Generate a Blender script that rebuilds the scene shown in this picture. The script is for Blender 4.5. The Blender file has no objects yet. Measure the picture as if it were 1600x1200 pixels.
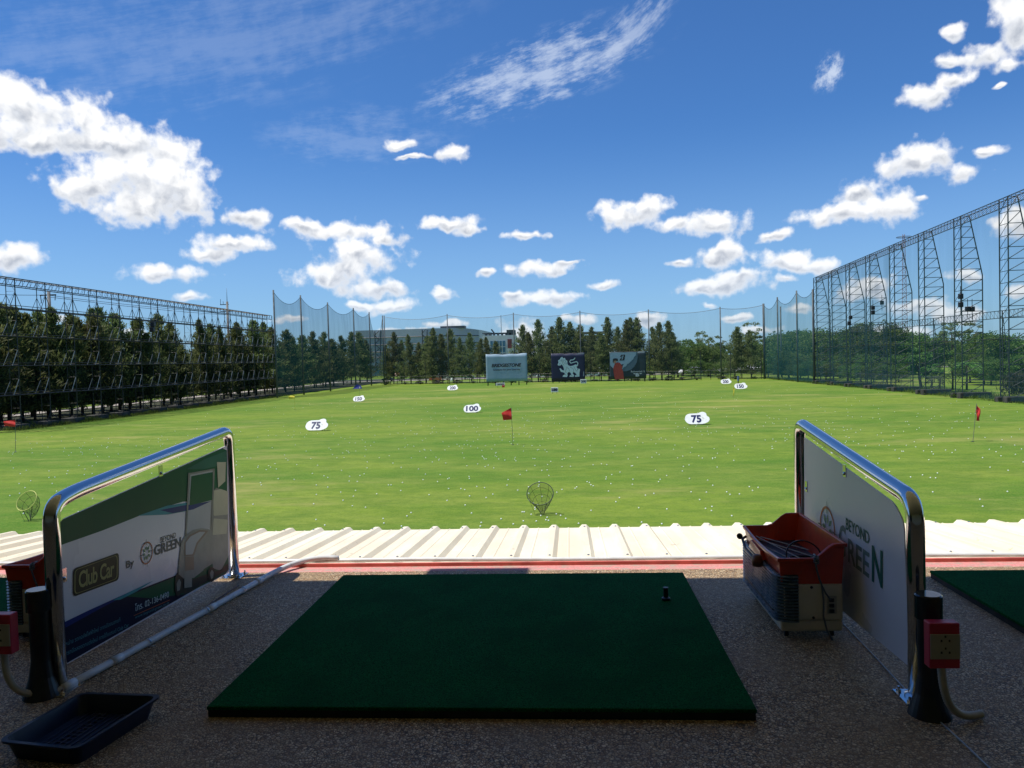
import bpy, bmesh, math, random
import numpy as np
from mathutils import Vector, Matrix, noise
from mathutils.geometry import tessellate_polygon
rad = math.radians
sc = bpy.context.scene
COL = sc.collection

# ---------------------------------------------------------------- camera
YAW, PITCH, ROLL, F = rad(4.195), rad(-1.745), rad(1.6), 1200.0   # F in pixels of a 1600 px wide frame
CAM = Vector((0, 0, 1.0))
_f = Vector((-math.sin(YAW)*math.cos(PITCH), math.cos(YAW)*math.cos(PITCH), math.sin(PITCH)))
_r = Vector((math.cos(YAW), math.sin(YAW), 0)); _u = _r.cross(_f)
AR = _r*math.cos(ROLL) - _u*math.sin(ROLL)
AU = _r*math.sin(ROLL) + _u*math.cos(ROLL)
cd = bpy.data.cameras.new('camera'); cam = bpy.data.objects.new('camera', cd); COL.objects.link(cam)
cd.sensor_width = 36; cd.lens = 36*F/1600; cd.clip_start = 0.05; cd.clip_end = 12000
M3 = Matrix((AR, AU, -_f)).transposed()
cam.matrix_world = Matrix.Translation(CAM) @ M3.to_4x4()
sc.camera = cam

def ray(x, y): return (_f + AR*((x-800)/F) + AU*((600-y)/F)).normalized()
def onx(x, y, X):
    d = ray(x, y); return CAM + d*((X-CAM.x)/d.x)
def ony(x, y, Y):
    d = ray(x, y); return CAM + d*((Y-CAM.y)/d.y)
def onz(x, y, Z):
    d = ray(x, y); return CAM + d*((Z-CAM.z)/d.z)
def proj(P):
    d = Vector(P)-CAM; z = d.dot(_f); return 800+F*d.dot(AR)/z, 600-F*d.dot(AU)/z

# ---------------------------------------------------------------- light and exposure
SUN_EL, SUN_AZ = rad(67), rad(-98)      # azimuth measured from +y towards +x
sd = Vector((math.sin(SUN_AZ)*math.cos(SUN_EL), math.cos(SUN_AZ)*math.cos(SUN_EL), math.sin(SUN_EL)))
sl = bpy.data.lights.new('sun', 'SUN'); sl.energy = 4.9; sl.angle = rad(0.5); sl.color = (1, 0.96, 0.88)
so = bpy.data.objects.new('sun', sl); COL.objects.link(so)
so.rotation_euler = sd.to_track_quat('Z', 'Y').to_euler()
sc.view_settings.view_transform = 'Standard'; sc.view_settings.look = 'None'
sc.view_settings.exposure = 0.12; sc.view_settings.gamma = 1
try: sc.cycles.transparent_max_bounces = 24
except Exception: pass

SKY_STR = 0.1
w = bpy.data.worlds.new('World'); w.use_nodes = True
nt = w.node_tree; nt.nodes.clear()
def N(t, **kw):
    n = nt.nodes.new(t)
    for k, v in kw.items(): setattr(n, k, v)
    return n
def L(a, b): nt.links.new(a, b)
def plug(n, i, v):
    if v is None: return
    if hasattr(v, 'is_output') or isinstance(v, bpy.types.NodeSocket): nt.links.new(v, n.inputs[i])
    else: n.inputs[i].default_value = v
def MA(op, a, b=None, c=None, clamp=False):
    n = nt.nodes.new('ShaderNodeMath'); n.operation = op; n.use_clamp = clamp
    plug(n, 0, a); plug(n, 1, b); plug(n, 2, c); return n.outputs[0]
def VM(op, a, b=None, out=0):
    n = nt.nodes.new('ShaderNodeVectorMath'); n.operation = op
    plug(n, 0, a); plug(n, 1, b); return n.outputs[out]
def SS(v, lo, hi, a=0.0, b=1.0):
    n = nt.nodes.new('ShaderNodeMapRange'); n.interpolation_type = 'SMOOTHSTEP'
    plug(n, 0, v); n.inputs[1].default_value = lo; n.inputs[2].default_value = hi
    n.inputs[3].default_value = a; n.inputs[4].default_value = b; return n.outputs[0]
def NZ(vec, scale, detail=4, rough=0.5, color=False, two=False):
    n = nt.nodes.new('ShaderNodeTexNoise')
    if two: n.noise_dimensions = '2D'
    plug(n, 0, vec)
    n.inputs['Scale'].default_value = scale; n.inputs['Detail'].default_value = detail; n.inputs['Roughness'].default_value = rough
    return n.outputs[1 if color else 0]
def MIXC(f, a, b):
    n = nt.nodes.new('ShaderNodeMix'); n.data_type = 'RGBA'
    plug(n, 0, f); plug(n, 6, a); plug(n, 7, b); return n.outputs[2]

sky = N('ShaderNodeTexSky'); sky.sky_type = 'NISHITA'; sky.sun_disc = False
sky.sun_elevation = SUN_EL; sky.sun_rotation = SUN_AZ; sky.altitude = 0; sky.air_density = 1.0; sky.dust_density = 0.3; sky.ozone_density = 2.5
tint = VM('MULTIPLY', sky.outputs[0], (0.41, 0.745, 1.15))
tc = N('ShaderNodeTexCoord')
dirn = VM('NORMALIZE', tc.outputs['Generated'])
sp = N('ShaderNodeSeparateXYZ'); L(dirn, sp.inputs[0])
az = MA('ARCTAN2', sp.outputs[0], sp.outputs[1]); el = MA('ARCSINE', sp.outputs[2])
cb = N('ShaderNodeCombineXYZ'); L(az, cb.inputs[0]); L(el, cb.inputs[1])
P0 = cb.outputs[0]
tint = MIXC(SS(el, 0.0, 0.30, 0.42, 0.0), tint, (3.9, 5.9, 8.4, 1))
wn = VM('SUBTRACT', NZ(P0, 20, 3, 0.55, True, True), (0.5, 0.5, 0.5))
P1 = VM('ADD', P0, VM('MULTIPLY', wn, (0.030, 0.018, 0)))
PUFFS = [  # each cumulus lobe seen in the photograph: centre and half sizes in photo pixels, turned into sky angles
 (40,170,85,50),(120,180,70,38),(-30,165,70,60),(205,220,70,34),(265,238,50,30),(60,212,110,30),(160,215,90,32),
 (205,275,120,45),(275,285,66,60),(130,295,60,32),(215,325,80,34),(300,318,40,34),(25,402,52,24),
 (385,342,38,18),(365,384,70,13),(330,400,45,14),(265,426,64,15),(300,465,28,8),(530,360,98,15),(480,352,40,12),(600,372,40,12),
 (560,400,70,28),(520,432,68,20),(585,452,62,16),(545,420,50,26),(610,480,42,12),(695,461,18,11),(560,478,25,8),
 (627,226,32,8),(642,246,30,5),(705,241,30,14),(700,350,60,12),(735,360,28,9),(825,370,42,8),(845,419,58,12),(890,410,18,6),
 (757,427,13,7),(845,467,72,13),(800,460,30,9),(942,443,32,8),(965,338,50,22),(1008,328,45,20),(1060,350,30,12),(1110,352,56,22),
 (1210,367,30,9),(1135,398,50,22),(1055,409,22,7),(1125,445,80,18),(1160,432,45,16),(1105,475,16,7),(1240,408,42,20),(1270,414,32,14),(1228,434,25,7),
 (1345,298,48,24),(1318,338,78,18),(1395,322,52,24),(1440,310,15,8),(1448,246,60,28),(1425,256,50,18),(1505,270,38,14),(1550,239,30,10),
 (1455,148,50,20),(1495,124,25,16),(1592,36,48,58),(1545,85,50,22),(1575,100,34,16),(1485,50,22,12),(1560,140,16,5),(1480,92,18,12),(1590,-20,70,40),
 (1365,450,42,22),(1330,462,40,16),(1510,432,28,11),(1592,345,46,26),(1490,490,70,16),(1440,480,50,14),(1400,520,60,14),(1600,450,30,14),
 (700,506,34,7),(815,528,46,26),(905,498,28,8),(1015,502,30,11),(1150,497,22,7),(1250,480,30,9),(1190,515,40,8),(640,520,50,9),(450,500,30,6),(80,500,25,8),(200,520,30,8),
 (-250,300,120,50),(-400,430,90,25),(1800,200,110,45),(1850,400,90,30)]
def ae(x, y):
    d = ray(x, y); return math.atan2(d.x, d.y), math.asin(d.z)
PA = []
for (cx, cy, rx, ry) in PUFFS:
    c = ae(cx, cy); PA.append((c[0], c[1], abs(ae(cx+rx, cy)[0]-c[0])*1.22, abs(ae(cx, cy-ry)[1]-c[1])*1.30, min(1.0, 0.35+ry/40)))
CIRRUS = [(845, 112, 240, 64, 15, 0.46, 14, 60), (980, 55, 110, 42, 38, 0.35, 14, 60), (1294, 113, 34, 26, 60, 0.6, 40, 60), (330, 60, 560, 130, 16, 0.11, 4, 26), (560, 215, 190, 60, 4, 0.12, 10, 40)]
fb = NZ(P0, 38, 8, 0.55, False, True)
def billow(v):
    n = nt.nodes.new('ShaderNodeTexVoronoi'); n.voronoi_dimensions = '2D'; n.feature = 'SMOOTH_F1'; n.inputs['Smoothness'].default_value = 0.45
    L(v, n.inputs[0]); n.inputs['Scale'].default_value = 46; n.inputs['Detail'].default_value = 1.0; n.inputs['Roughness'].default_value = 0.5
    return n.outputs[0]
wf_ = VM('ADD', P1, VM('MULTIPLY', VM('SUBTRACT', NZ(P0, 70, 3, 0.6, True, True), (0.5, 0.5, 0.5)), (0.010, 0.010, 0)))
bl1 = billow(wf_)
fs1 = NZ(P1, 30, 4, 0.55, False, True)
fs2 = NZ(VM('ADD', P1, (-0.005, 0.010, 0)), 30, 3, 0.5, False, True)
# one cumulus lobe as a node group: adds its field to the running sum
pg = bpy.data.node_groups.new('cloud_lobe', 'ShaderNodeTree')
for nm_, ty in (('P', 'Vector'), ('Sum', 'Vector'), ('Centre', 'Vector'), ('Scale', 'Vector'), ('Weight', 'Float')):
    pg.interface.new_socket(nm_, in_out='INPUT', socket_type='NodeSocket'+ty)
pg.interface.new_socket('Sum', in_out='OUTPUT', socket_type='NodeSocketVector')
world_nt = nt; nt = pg
gi = N('NodeGroupInput'); go = N('NodeGroupOutput')
ma_ = nt.nodes.new('ShaderNodeVectorMath'); ma_.operation = 'MULTIPLY_ADD'; L(gi.outputs[1], ma_.inputs[0]); ma_.inputs[1].default_value = (1e-9, 1e-9, 1e-9); L(gi.outputs[0], ma_.inputs[2])
q = VM('MULTIPLY', VM('SUBTRACT', ma_.outputs[0], gi.outputs[2]), gi.outputs[3])
e5 = MA('MAXIMUM', MA('SUBTRACT', 1.5, VM('LENGTH', q, None, 1)), 0.0)
s2 = nt.nodes.new('ShaderNodeSeparateXYZ'); L(q, s2.inputs[0])
ew = MA('MULTIPLY', MA('POWER', e5, 5.0), gi.outputs[4])
c3 = nt.nodes.new('ShaderNodeCombineXYZ'); L(ew, c3.inputs[0]); L(MA('MULTIPLY', ew, s2.outputs[1]), c3.inputs[1]); L(MA('POWER', e5, 12.0), c3.inputs[2])
L(VM('ADD', gi.outputs[1], c3.outputs[0]), go.inputs[0])
nt = world_nt
def sky_block(a0, a1):
    """clouds whose lobes reach into the strip of sky between two azimuths"""
    E = None
    for (ca, ce, a, b, wt) in PA:
        if ca+a*1.7+0.02 < a0 or ca-a*1.7-0.02 > a1: continue
        gn = N('ShaderNodeGroup'); gn.node_tree = pg; L(P1, gn.inputs[0])
        if E is not None: L(E, gn.inputs[1])
        gn.inputs[2].default_value = (ca, ce, 0); gn.inputs[3].default_value = (1/a, 1/b, 0); gn.inputs[4].default_value = wt
        E = gn.outputs[0]
    s3 = N('ShaderNodeSeparateXYZ'); L(E, s3.inputs[0])
    SW, SV = s3.outputs[0], s3.outputs[1]; E = MA('SUBTRACT', MA('POWER', s3.outputs[2], 1/12), 0.5)
    dens = MA('ADD', MA('ADD', E, MA('MULTIPLY', MA('SUBTRACT', 0.42, bl1), 0.34)), MA('MULTIPLY', MA('SUBTRACT', fb, 0.5), 1.25))
    mask = MA('MULTIPLY', SS(dens, 0.02, 0.58), SS(el, 0.0, 0.16, 0.72, 1.0))
    vert = MA('DIVIDE', SV, MA('ADD', SW, 0.02))
    relief = MA('SUBTRACT', fs1, fs2)
    shade = MA('ADD', MA('ADD', MA('MULTIPLY', vert, 1.9), MA('MULTIPLY', relief, 1.9)), MA('MULTIPLY', MA('SUBTRACT', 0.42, bl1), 0.7))
    thin = SS(dens, 0.30, 1.0)                      # thin rims stay bright, thick cores show grey bases
    lit = MA('MAXIMUM', SS(shade, -0.95, 0.30), MA('MULTIPLY', MA('SUBTRACT', 1.0, thin), 0.35))
    gray = MIXC(thin, (7.0, 7.4, 8.1, 1), (4.0, 4.4, 5.2, 1))
    cloudc = MIXC(lit, gray, (9.8, 9.85, 9.95, 1))
    ci = None
    for (cx, cy, rx, ry, ang, amp, sx, sy) in CIRRUS:
        c = ae(cx, cy)
        if c[0]+rx/1200 < a0 or c[0]-rx/1200 > a1: continue
        rt = nt.nodes.new('ShaderNodeVectorRotate'); rt.rotation_type = 'Z_AXIS'; L(VM('SUBTRACT', P0, (c[0], c[1], 0)), rt.inputs[0]); rt.inputs['Angle'].default_value = -rad(ang)
        e = MA('SUBTRACT', 1.0, VM('LENGTH', VM('MULTIPLY', rt.outputs[0], (1200/rx, 1200/ry, 0)), None, 1))
        n = NZ(VM('MULTIPLY', rt.outputs[0], (sx, sy, 1)), 1.0, 6, 0.72)
        v = MA('ADD', MA('MULTIPLY', e, 0.45), MA('ADD', MA('MULTIPLY', MA('SUBTRACT', n, 0.5), 2.0), MA('MULTIPLY', MA('SUBTRACT', fb, 0.5), 0.7)))
        v = MA('MULTIPLY', SS(v, 0.0, 0.62), MA('MULTIPLY', SS(e, 0.0, 0.5), amp))
        ci = v if ci is None else MA('MAXIMUM', ci, v)
    base = tint if ci is None else MIXC(ci, tint, (8.4, 9.1, 10.0, 1))
    bgn = N('ShaderNodeBackground'); L(MIXC(mask, base, cloudc), bgn.inputs[0]); bgn.inputs[1].default_value = SKY_STR
    return bgn.outputs[0]
def choose(test, a, b):
    m_ = N('ShaderNodeMixShader'); L(test, m_.inputs[0]); L(a, m_.inputs[1]); L(b, m_.inputs[2]); return m_.outputs[0]
cuts = [-0.04]
def tree(lo, hi):
    if hi-lo == 1:
        return sky_block(([-9]+cuts+[9])[lo], ([-9]+cuts+[9])[lo+1])
    mid = (lo+hi)//2
    return choose(MA('GREATER_THAN', az, cuts[mid-1]), tree(lo, mid), tree(mid, hi))
plain = N('ShaderNodeBackground'); L(tint, plain.inputs[0]); plain.inputs[1].default_value = SKY_STR
inview = MA('MULTIPLY', MA('MULTIPLY', MA('GREATER_THAN', el, -0.01), MA('LESS_THAN', el, 0.62)), MA('LESS_THAN', MA('ABSOLUTE', az), 0.95))
wo = N('ShaderNodeOutputWorld'); L(choose(inview, plain.outputs[0], tree(0, 2)), wo.inputs[0])
sc.world = w; w.cycles.sampling_method = 'MANUAL'; w.cycles.sample_map_resolution = 512

# ---------------------------------------------------------------- tagging and mesh helpers
def tag(o, label=None, cat=None, group=None, kind=None):
    if label: o['label'] = label
    if cat: o['category'] = cat
    if group: o['group'] = group
    if kind: o['kind'] = kind
    return o
def thing(name, label, cat, loc=(0, 0, 0), group=None, rz=0):
    o = bpy.data.objects.new(name, None); COL.objects.link(o); o.location = loc; o.rotation_euler = (0, 0, rz)
    o.empty_display_size = 0.2
    return tag(o, label, cat, group)
ORD = ['first','second','third','fourth','fifth','sixth','seventh','eighth','ninth','tenth','eleventh','twelfth','thirteenth','fourteenth','fifteenth','sixteenth','seventeenth','eighteenth','nineteenth','twentieth']
def ordw(i):
    if i < 20: return ORD[i]
    t = ['twenty','thirty','forty','fifty'][(i+1)//10-2]; r = (i+1) % 10
    return ({'twenty':'twentieth','thirty':'thirtieth','forty':'fortieth','fifty':'fiftieth'}[t]) if r == 0 else t+'-'+ORD[r-1]

class MB:
    def __init__(s): s.v = []; s.f = []; s.m = []; s.cur = 0
    def add(s, vs, fs):
        o = len(s.v); s.v += [tuple(p) for p in vs]
        for f in fs: s.f.append(tuple(i+o for i in f)); s.m.append(s.cur)
        return s
    def box(s, x0, x1, y0, y1, z0, z1):
        return s.add([(x0,y0,z0),(x1,y0,z0),(x1,y1,z0),(x0,y1,z0),(x0,y0,z1),(x1,y0,z1),(x1,y1,z1),(x0,y1,z1)],
                     [(3,2,1,0),(4,5,6,7),(0,1,5,4),(1,2,6,5),(2,3,7,6),(3,0,4,7)])
    def tube(s, pts, r, n=8, cap=True, closed=False):
        pts = [Vector(p) for p in pts]; K = len(pts)
        rs = r if isinstance(r, (list, tuple)) else [r]*K
        up = None; rings = []
        for i in range(K):
            a = pts[i-1] if (i > 0 or closed) else pts[i]; b = pts[(i+1) % K] if (i < K-1 or closed) else pts[i]
            t = (b-a).normalized()
            if up is None:
                up = t.cross(Vector((0, 0, 1)))
                if up.length < 1e-3: up = t.cross(Vector((0, 1, 0)))
                up.normalize()
            up = (up - t*up.dot(t)); up.normalize(); bi = t.cross(up)
            rings.append([pts[i] + (up*math.cos(2*math.pi*k/n) + bi*math.sin(2*math.pi*k/n))*rs[i] for k in range(n)])
        vs = [p for R_ in rings for p in R_]; fs = []
        for i in range(K if closed else K-1):
            j = (i+1) % K
            for k in range(n): fs.append((i*n+k, i*n+(k+1) % n, j*n+(k+1) % n, j*n+k))
        if cap and not closed: fs.append(tuple(range(n-1, -1, -1))); fs.append(tuple((K-1)*n+k for k in range(n)))
        return s.add(vs, fs)
    def bar(s, a, b, r, n=4): return s.tube([a, b], r, n, cap=False)
    def lathe(s, c, prof, n=16, axis='z'):
        vs = []; fs = []
        for (r, h) in prof:
            for k in range(n):
                a = 2*math.pi*k/n
                p = (r*math.cos(a), r*math.sin(a), h)
                if axis == 'x': p = (p[2], p[0], p[1])
                if axis == 'y': p = (p[0], p[2], p[1])
                vs.append((c[0]+p[0], c[1]+p[1], c[2]+p[2]))
        for i in range(len(prof)-1):
            for k in range(n): fs.append((i*n+k, i*n+(k+1) % n, (i+1)*n+(k+1) % n, (i+1)*n+k))
        fs.append(tuple(range(n-1, -1, -1))); fs.append(tuple((len(prof)-1)*n+k for k in range(n)))
        return s.add(vs, fs)
    def poly(s, pts, thick=None):
        """flat polygon; thick = offset vector to extrude it"""
        pts = [Vector(p) for p in pts]; tri = tessellate_polygon([pts]); n = len(pts)
        if thick is None: return s.add(pts, [tuple(t) for t in tri])
        th = Vector(thick); fs = [tuple(t) for t in tri] + [tuple(i+n for i in reversed(t)) for t in tri]
        fs += [(i, (i+1) % n, (i+1) % n+n, i+n) for i in range(n)]
        return s.add(pts+[p+th for p in pts], fs)
    def build(s, name, mats, parent=None, smooth=False, loc=None, fix=True):
        me = bpy.data.meshes.new(name); me.from_pydata(s.v, [], s.f)
        if not isinstance(mats, (list, tuple)): mats = [mats]
        for m in mats: me.materials.append(m)
        if len(mats) > 1: me.polygons.foreach_set('material_index', s.m)
        if fix and len(s.f) < 60000:
            bm = bmesh.new(); bm.from_mesh(me); bmesh.ops.recalc_face_normals(bm, faces=bm.faces); bm.to_mesh(me); bm.free()
        if smooth: me.polygons.foreach_set('use_smooth', [True]*len(me.polygons))
        me.update()
        o = bpy.data.objects.new(name, me); COL.objects.link(o)
        if parent is not None: o.parent = parent
        if loc is not None: o.location = loc
        return o
def bevel(o, wd, seg=2):
    m = o.modifiers.new('bevel', 'BEVEL'); m.width = wd; m.segments = seg; m.limit_method = 'ANGLE'; m.angle_limit = rad(35); return o
def copy_tree(o, parent=None):
    c = o.copy(); COL.objects.link(c)
    if parent is not None: c.parent = parent
    for ch in list(o.children): copy_tree(ch, c)
    return c
def roundcorners(pts, r, seg=5):
    pts = [Vector(p) for p in pts]; out = []; n = len(pts)
    rs = r if isinstance(r, (list, tuple)) else [r]*n
    for i in range(n):
        p = pts[i]; a = (pts[i-1]-p); b = (pts[(i+1) % n]-p); q = min(rs[i], a.length*0.45, b.length*0.45)
        if q < 1e-5: out.append(p); continue
        A = p+a.normalized()*q; B = p+b.normalized()*q
        for k in range(seg+1):
            t = k/seg; out.append(A*(1-t)**2 + p*2*t*(1-t) + B*t*t)
    return out
def text_geo(txt, bold=0.0, shear=0.0, space=1.0):
    cu = bpy.data.curves.new('lettering', 'FONT'); cu.body = txt; cu.size = 1; cu.resolution_u = 3; cu.offset = bold; cu.shear = shear; cu.space_character = space
    o = bpy.data.objects.new('lettering', cu); COL.objects.link(o)
    dg = bpy.context.evaluated_depsgraph_get(); dg.update(); ev = o.evaluated_get(dg); me = ev.to_mesh()
    vs = [tuple(v.co) for v in me.vertices]; fs = [tuple(p.vertices) for p in me.polygons]
    ev.to_mesh_clear(); bpy.data.objects.remove(o); bpy.data.curves.remove(cu)
    return vs, fs
def text_quad(mb, txt, bl, br, tl, off=(0, 0, 0), **kw):
    """lay lettering in the parallelogram with bottom-left, bottom-right and top-left corners"""
    vs, fs = text_geo(txt, **kw)
    if not vs: return
    xs = [v[0] for v in vs]; ys = [v[1] for v in vs]; x0, x1, y0, y1 = min(xs), max(xs), min(ys), max(ys)
    bl, br, tl, off = Vector(bl), Vector(br), Vector(tl), Vector(off)
    mb.add([bl + (br-bl)*((v[0]-x0)/(x1-x0)) + (tl-bl)*((v[1]-y0)/(y1-y0)) + off for v in vs], fs)

# ---------------------------------------------------------------- materials
MATS = {}
def new_mat(name):
    global nt
    m = bpy.data.materials.new(name); m.use_nodes = True; nt = m.node_tree; MATS[name] = m
    return m, nt.nodes['Principled BSDF'], nt.nodes['Material Output']
def mat(name, col, rough=0.6, metal=0.0, var=0.15, scale=6.0, bump=0.0, bscale=40.0, dirt=None, spec=0.5, coat=0.0):
    if name.startswith('printed') and 'white_panel' not in name: spec, rough = 0.12, 0.42
    m, b, o = new_mat(name)
    t = N('ShaderNodeTexCoord'); c = t.outputs['Object']
    n = NZ(c, scale, 5, 0.6)
    k1 = tuple(min(1, x*(1+var)) for x in col)+(1,); k0 = tuple(x*(1-var) for x in col)+(1,)
    cc = MIXC(SS(n, 0.3, 0.7), k0, k1)
    if dirt: cc = MIXC(SS(NZ(c, dirt[1], 6, 0.65), dirt[2], dirt[2]+0.12), cc, tuple(dirt[0])+(1,))
    L(cc, b.inputs['Base Color'])
    b.inputs['Metallic'].default_value = metal; b.inputs['Specular IOR Level'].default_value = spec
    L(SS(NZ(c, scale*2.3, 3), 0.2, 0.8, max(0.02, rough*0.85), min(1, rough*1.15)), b.inputs['Roughness'])
    if coat: b.inputs['Coat Weight'].default_value = coat
    if bump:
        bp = N('ShaderNodeBump'); bp.inputs['Strength'].default_value = bump; bp.inputs['Distance'].default_value = 0.01
        L(NZ(c, bscale, 4, 0.6), bp.inputs['Height']); L(bp.outputs[0], b.inputs['Normal'])
    return m

def mat_grass():
    m, b, o = new_mat('grass')
    t = N('ShaderNodeTexCoord'); c = t.outputs['Object']
    st = VM('MULTIPLY', c, (0.5, 1.0, 1.0))
    A = SS(NZ(VM('MULTIPLY', c, (0.55, 1, 1)), 0.055, 6, 0.68), 0.40, 0.60)
    B = SS(NZ(st, 0.30, 5, 0.65), 0.38, 0.64)
    C = SS(NZ(VM('MULTIPLY', c, (0.7, 1, 1)), 2.4, 6, 0.78), 0.36, 0.64)
    D = SS(NZ(VM('MULTIPLY', c, (1, 0.6, 1)), 13.0, 6, 0.85), 0.36, 0.64)
    col = MIXC(A, (0.048, 0.155, 0.006, 1), (0.168, 0.242, 0.020, 1))
    col = MIXC(MA('MULTIPLY', B, 0.5), col, (0.215, 0.250, 0.045, 1))
    col = MIXC(MA('MULTIPLY', MA('SUBTRACT', 1.0, C), 0.55), col, (0.060, 0.125, 0.010, 1))
    col = MIXC(MA('MULTIPLY', D, 0.42), col, (0.27, 0.32, 0.06, 1))
    E2 = SS(NZ(VM('MULTIPLY', c, (0.5, 1, 1)), 0.7, 6, 0.75), 0.42, 0.62)
    col = MIXC(MA('MULTIPLY', E2, 0.36), col, (0.045, 0.125, 0.006, 1))
    dry = SS(NZ(VM('MULTIPLY', c, (0.4, 1, 1)), 0.10, 7, 0.72), 0.53, 0.68)
    col = MIXC(MA('MULTIPLY', dry, 0.7), col, (0.30, 0.28, 0.085, 1))
    L(col, b.inputs['Base Color']); b.inputs['Roughness'].default_value = 0.85; b.inputs['Specular IOR Level'].default_value = 0.15
    bp = N('ShaderNodeBump'); bp.inputs['Strength'].default_value = 0.6; bp.inputs['Distance'].default_value = 0.05
    L(NZ(c, 9.0, 5, 0.75), bp.inputs['Height']); L(bp.outputs[0], b.inputs['Normal'])
    return m
def mat_pebble():
    m, b, o = new_mat('exposed_pebble_concrete')
    t = N('ShaderNodeTexCoord'); c = t.outputs['Object']
    v = N('ShaderNodeTexVoronoi'); L(c, v.inputs[0]); v.inputs['Scale'].default_value = 118
    v2 = N('ShaderNodeTexVoronoi'); L(c, v2.inputs[0]); v2.inputs['Scale'].default_value = 118; v2.feature = 'DISTANCE_TO_EDGE'
    s = N('ShaderNodeSeparateColor'); L(v.outputs['Color'], s.inputs[0])
    r = N('ShaderNodeValToRGB'); L(s.outputs[0], r.inputs[0]); cr = r.color_ramp
    cr.elements[0].position = 0; cr.elements[0].color = (0.22, 0.12, 0.05, 1); cr.elements[1].position = 1; cr.elements[1].color = (0.90, 0.70, 0.42, 1)
    for p, k in ((0.2, (0.46, 0.27, 0.12, 1)), (0.45, (0.68, 0.46, 0.24, 1)), (0.7, (0.56, 0.43, 0.28, 1)), (0.88, (0.80, 0.60, 0.36, 1))):
        e = cr.elements.new(p); e.color = k
    gap = SS(v2.outputs[0], 0.02, 0.17)
    col = MIXC(gap, (0.080, 0.052, 0.030, 1), r.outputs[0])
    blot = SS(NZ(c, 1.7, 6, 0.7), 0.42, 0.62)
    col = MIXC(MA('MULTIPLY', blot, 0.5), col, (0.36, 0.24, 0.13, 1))
    L(col, b.inputs['Base Color']); b.inputs['Roughness'].default_value = 0.62
    bp = N('ShaderNodeBump'); bp.inputs['Strength'].default_value = 0.8; bp.inputs['Distance'].default_value = 0.004
    L(gap, bp.inputs['Height']); L(bp.outputs[0], b.inputs['Normal'])
    return m
def mat_turf():
    m, b, o = new_mat('green_mat_turf')
    t = N('ShaderNodeTexCoord'); c = t.outputs['Object']
    n = NZ(c, 260, 3, 0.7); n2 = NZ(c, 5, 5, 0.6)
    col = MIXC(SS(n, 0.3, 0.7), (0.0005, 0.018, 0.005, 1), (0.005, 0.155, 0.042, 1))
    col = MIXC(MA('MULTIPLY', SS(n2, 0.4, 0.7), 0.6), col, (0.002, 0.055, 0.016, 1))
    L(col, b.inputs['Base Color']); b.inputs['Roughness'].default_value = 0.95; b.inputs['Specular IOR Level'].default_value = 0.05
    bp = N('ShaderNodeBump'); bp.inputs['Strength'].default_value = 0.9; bp.inputs['Distance'].default_value = 0.004
    L(n, bp.inputs['Height']); L(bp.outputs[0], b.inputs['Normal'])
    return m
def mat_leaf(name, c0, c1, c2, trans=0.3):
    m, b, o = new_mat(name)
    g = N('ShaderNodeNewGeometry'); oi = N('ShaderNodeObjectInfo'); t = N('ShaderNodeTexCoord')
    col = MIXC(g.outputs['Random Per Island'], c0+(1,), c1+(1,))
    cl = SS(NZ(t.outputs['Object'], 0.7, 3, 0.6), 0.4, 0.62)
    col = MIXC(MA('MULTIPLY', cl, 0.6), col, c2+(1,))
    hs = N('ShaderNodeHueSaturation'); L(col, hs.inputs['Color'])
    L(MA('ADD', MA('MULTIPLY', oi.outputs['Random'], 0.05), 0.475), hs.inputs['Hue'])
    L(MA('ADD', MA('MULTIPLY', oi.outputs['Random'], 0.5), 0.75), hs.inputs['Value'])
    L(hs.outputs[0], b.inputs['Base Color']); b.inputs['Roughness'].default_value = 0.6; b.inputs['Specular IOR Level'].default_value = 0.25
    tr = N('ShaderNodeBsdfTranslucent'); L(hs.outputs[0], tr.inputs[0])
    mx = N('ShaderNodeMixShader'); mx.inputs[0].default_value = trans; L(b.outputs[0], mx.inputs[1]); L(tr.outputs[0], mx.inputs[2]); L(mx.outputs[0], o.inputs[0])
    return m
def mat_net(name, col, alpha, streak=0.25):
    m, b, o = new_mat(name)
    t = N('ShaderNodeTexCoord')
    n = NZ(VM('MULTIPLY', t.outputs['Object'], (0.5, 0.5, 0.06)), 1.0, 4, 0.6)
    a = MA('MULTIPLY', SS(n, 0.3, 0.7, 1-streak, 1+streak), alpha)
    df = N('ShaderNodeBsdfDiffuse'); df.inputs[0].default_value = col+(1,)
    tp = N('ShaderNodeBsdfTransparent')
    mx = N('ShaderNodeMixShader'); L(a, mx.inputs[0]); L(tp.outputs[0], mx.inputs[1]); L(df.outputs[0], mx.inputs[2]); L(mx.outputs[0], o.inputs[0])
    return m
def mat_cream_sheet():
    m, b, o = new_mat('cream_roof_sheet')
    t = N('ShaderNodeTexCoord'); c = t.outputs['Object']
    col = MIXC(SS(NZ(VM('MULTIPLY', c, (1, 0.25, 1)), 5, 6, 0.65), 0.35, 0.7), (0.80, 0.69, 0.50, 1), (0.90, 0.82, 0.63, 1))
    col = MIXC(SS(NZ(c, 9, 5, 0.7), 0.64, 0.72), col, (0.52, 0.43, 0.30, 1))
    col = MIXC(MA('MULTIPLY', SS(NZ(c, 60, 2), 0.70, 0.74), 0.6), col, (0.30, 0.26, 0.2, 1))
    L(col, b.inputs['Base Color']); b.inputs['Roughness'].default_value = 0.45
    return m
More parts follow.
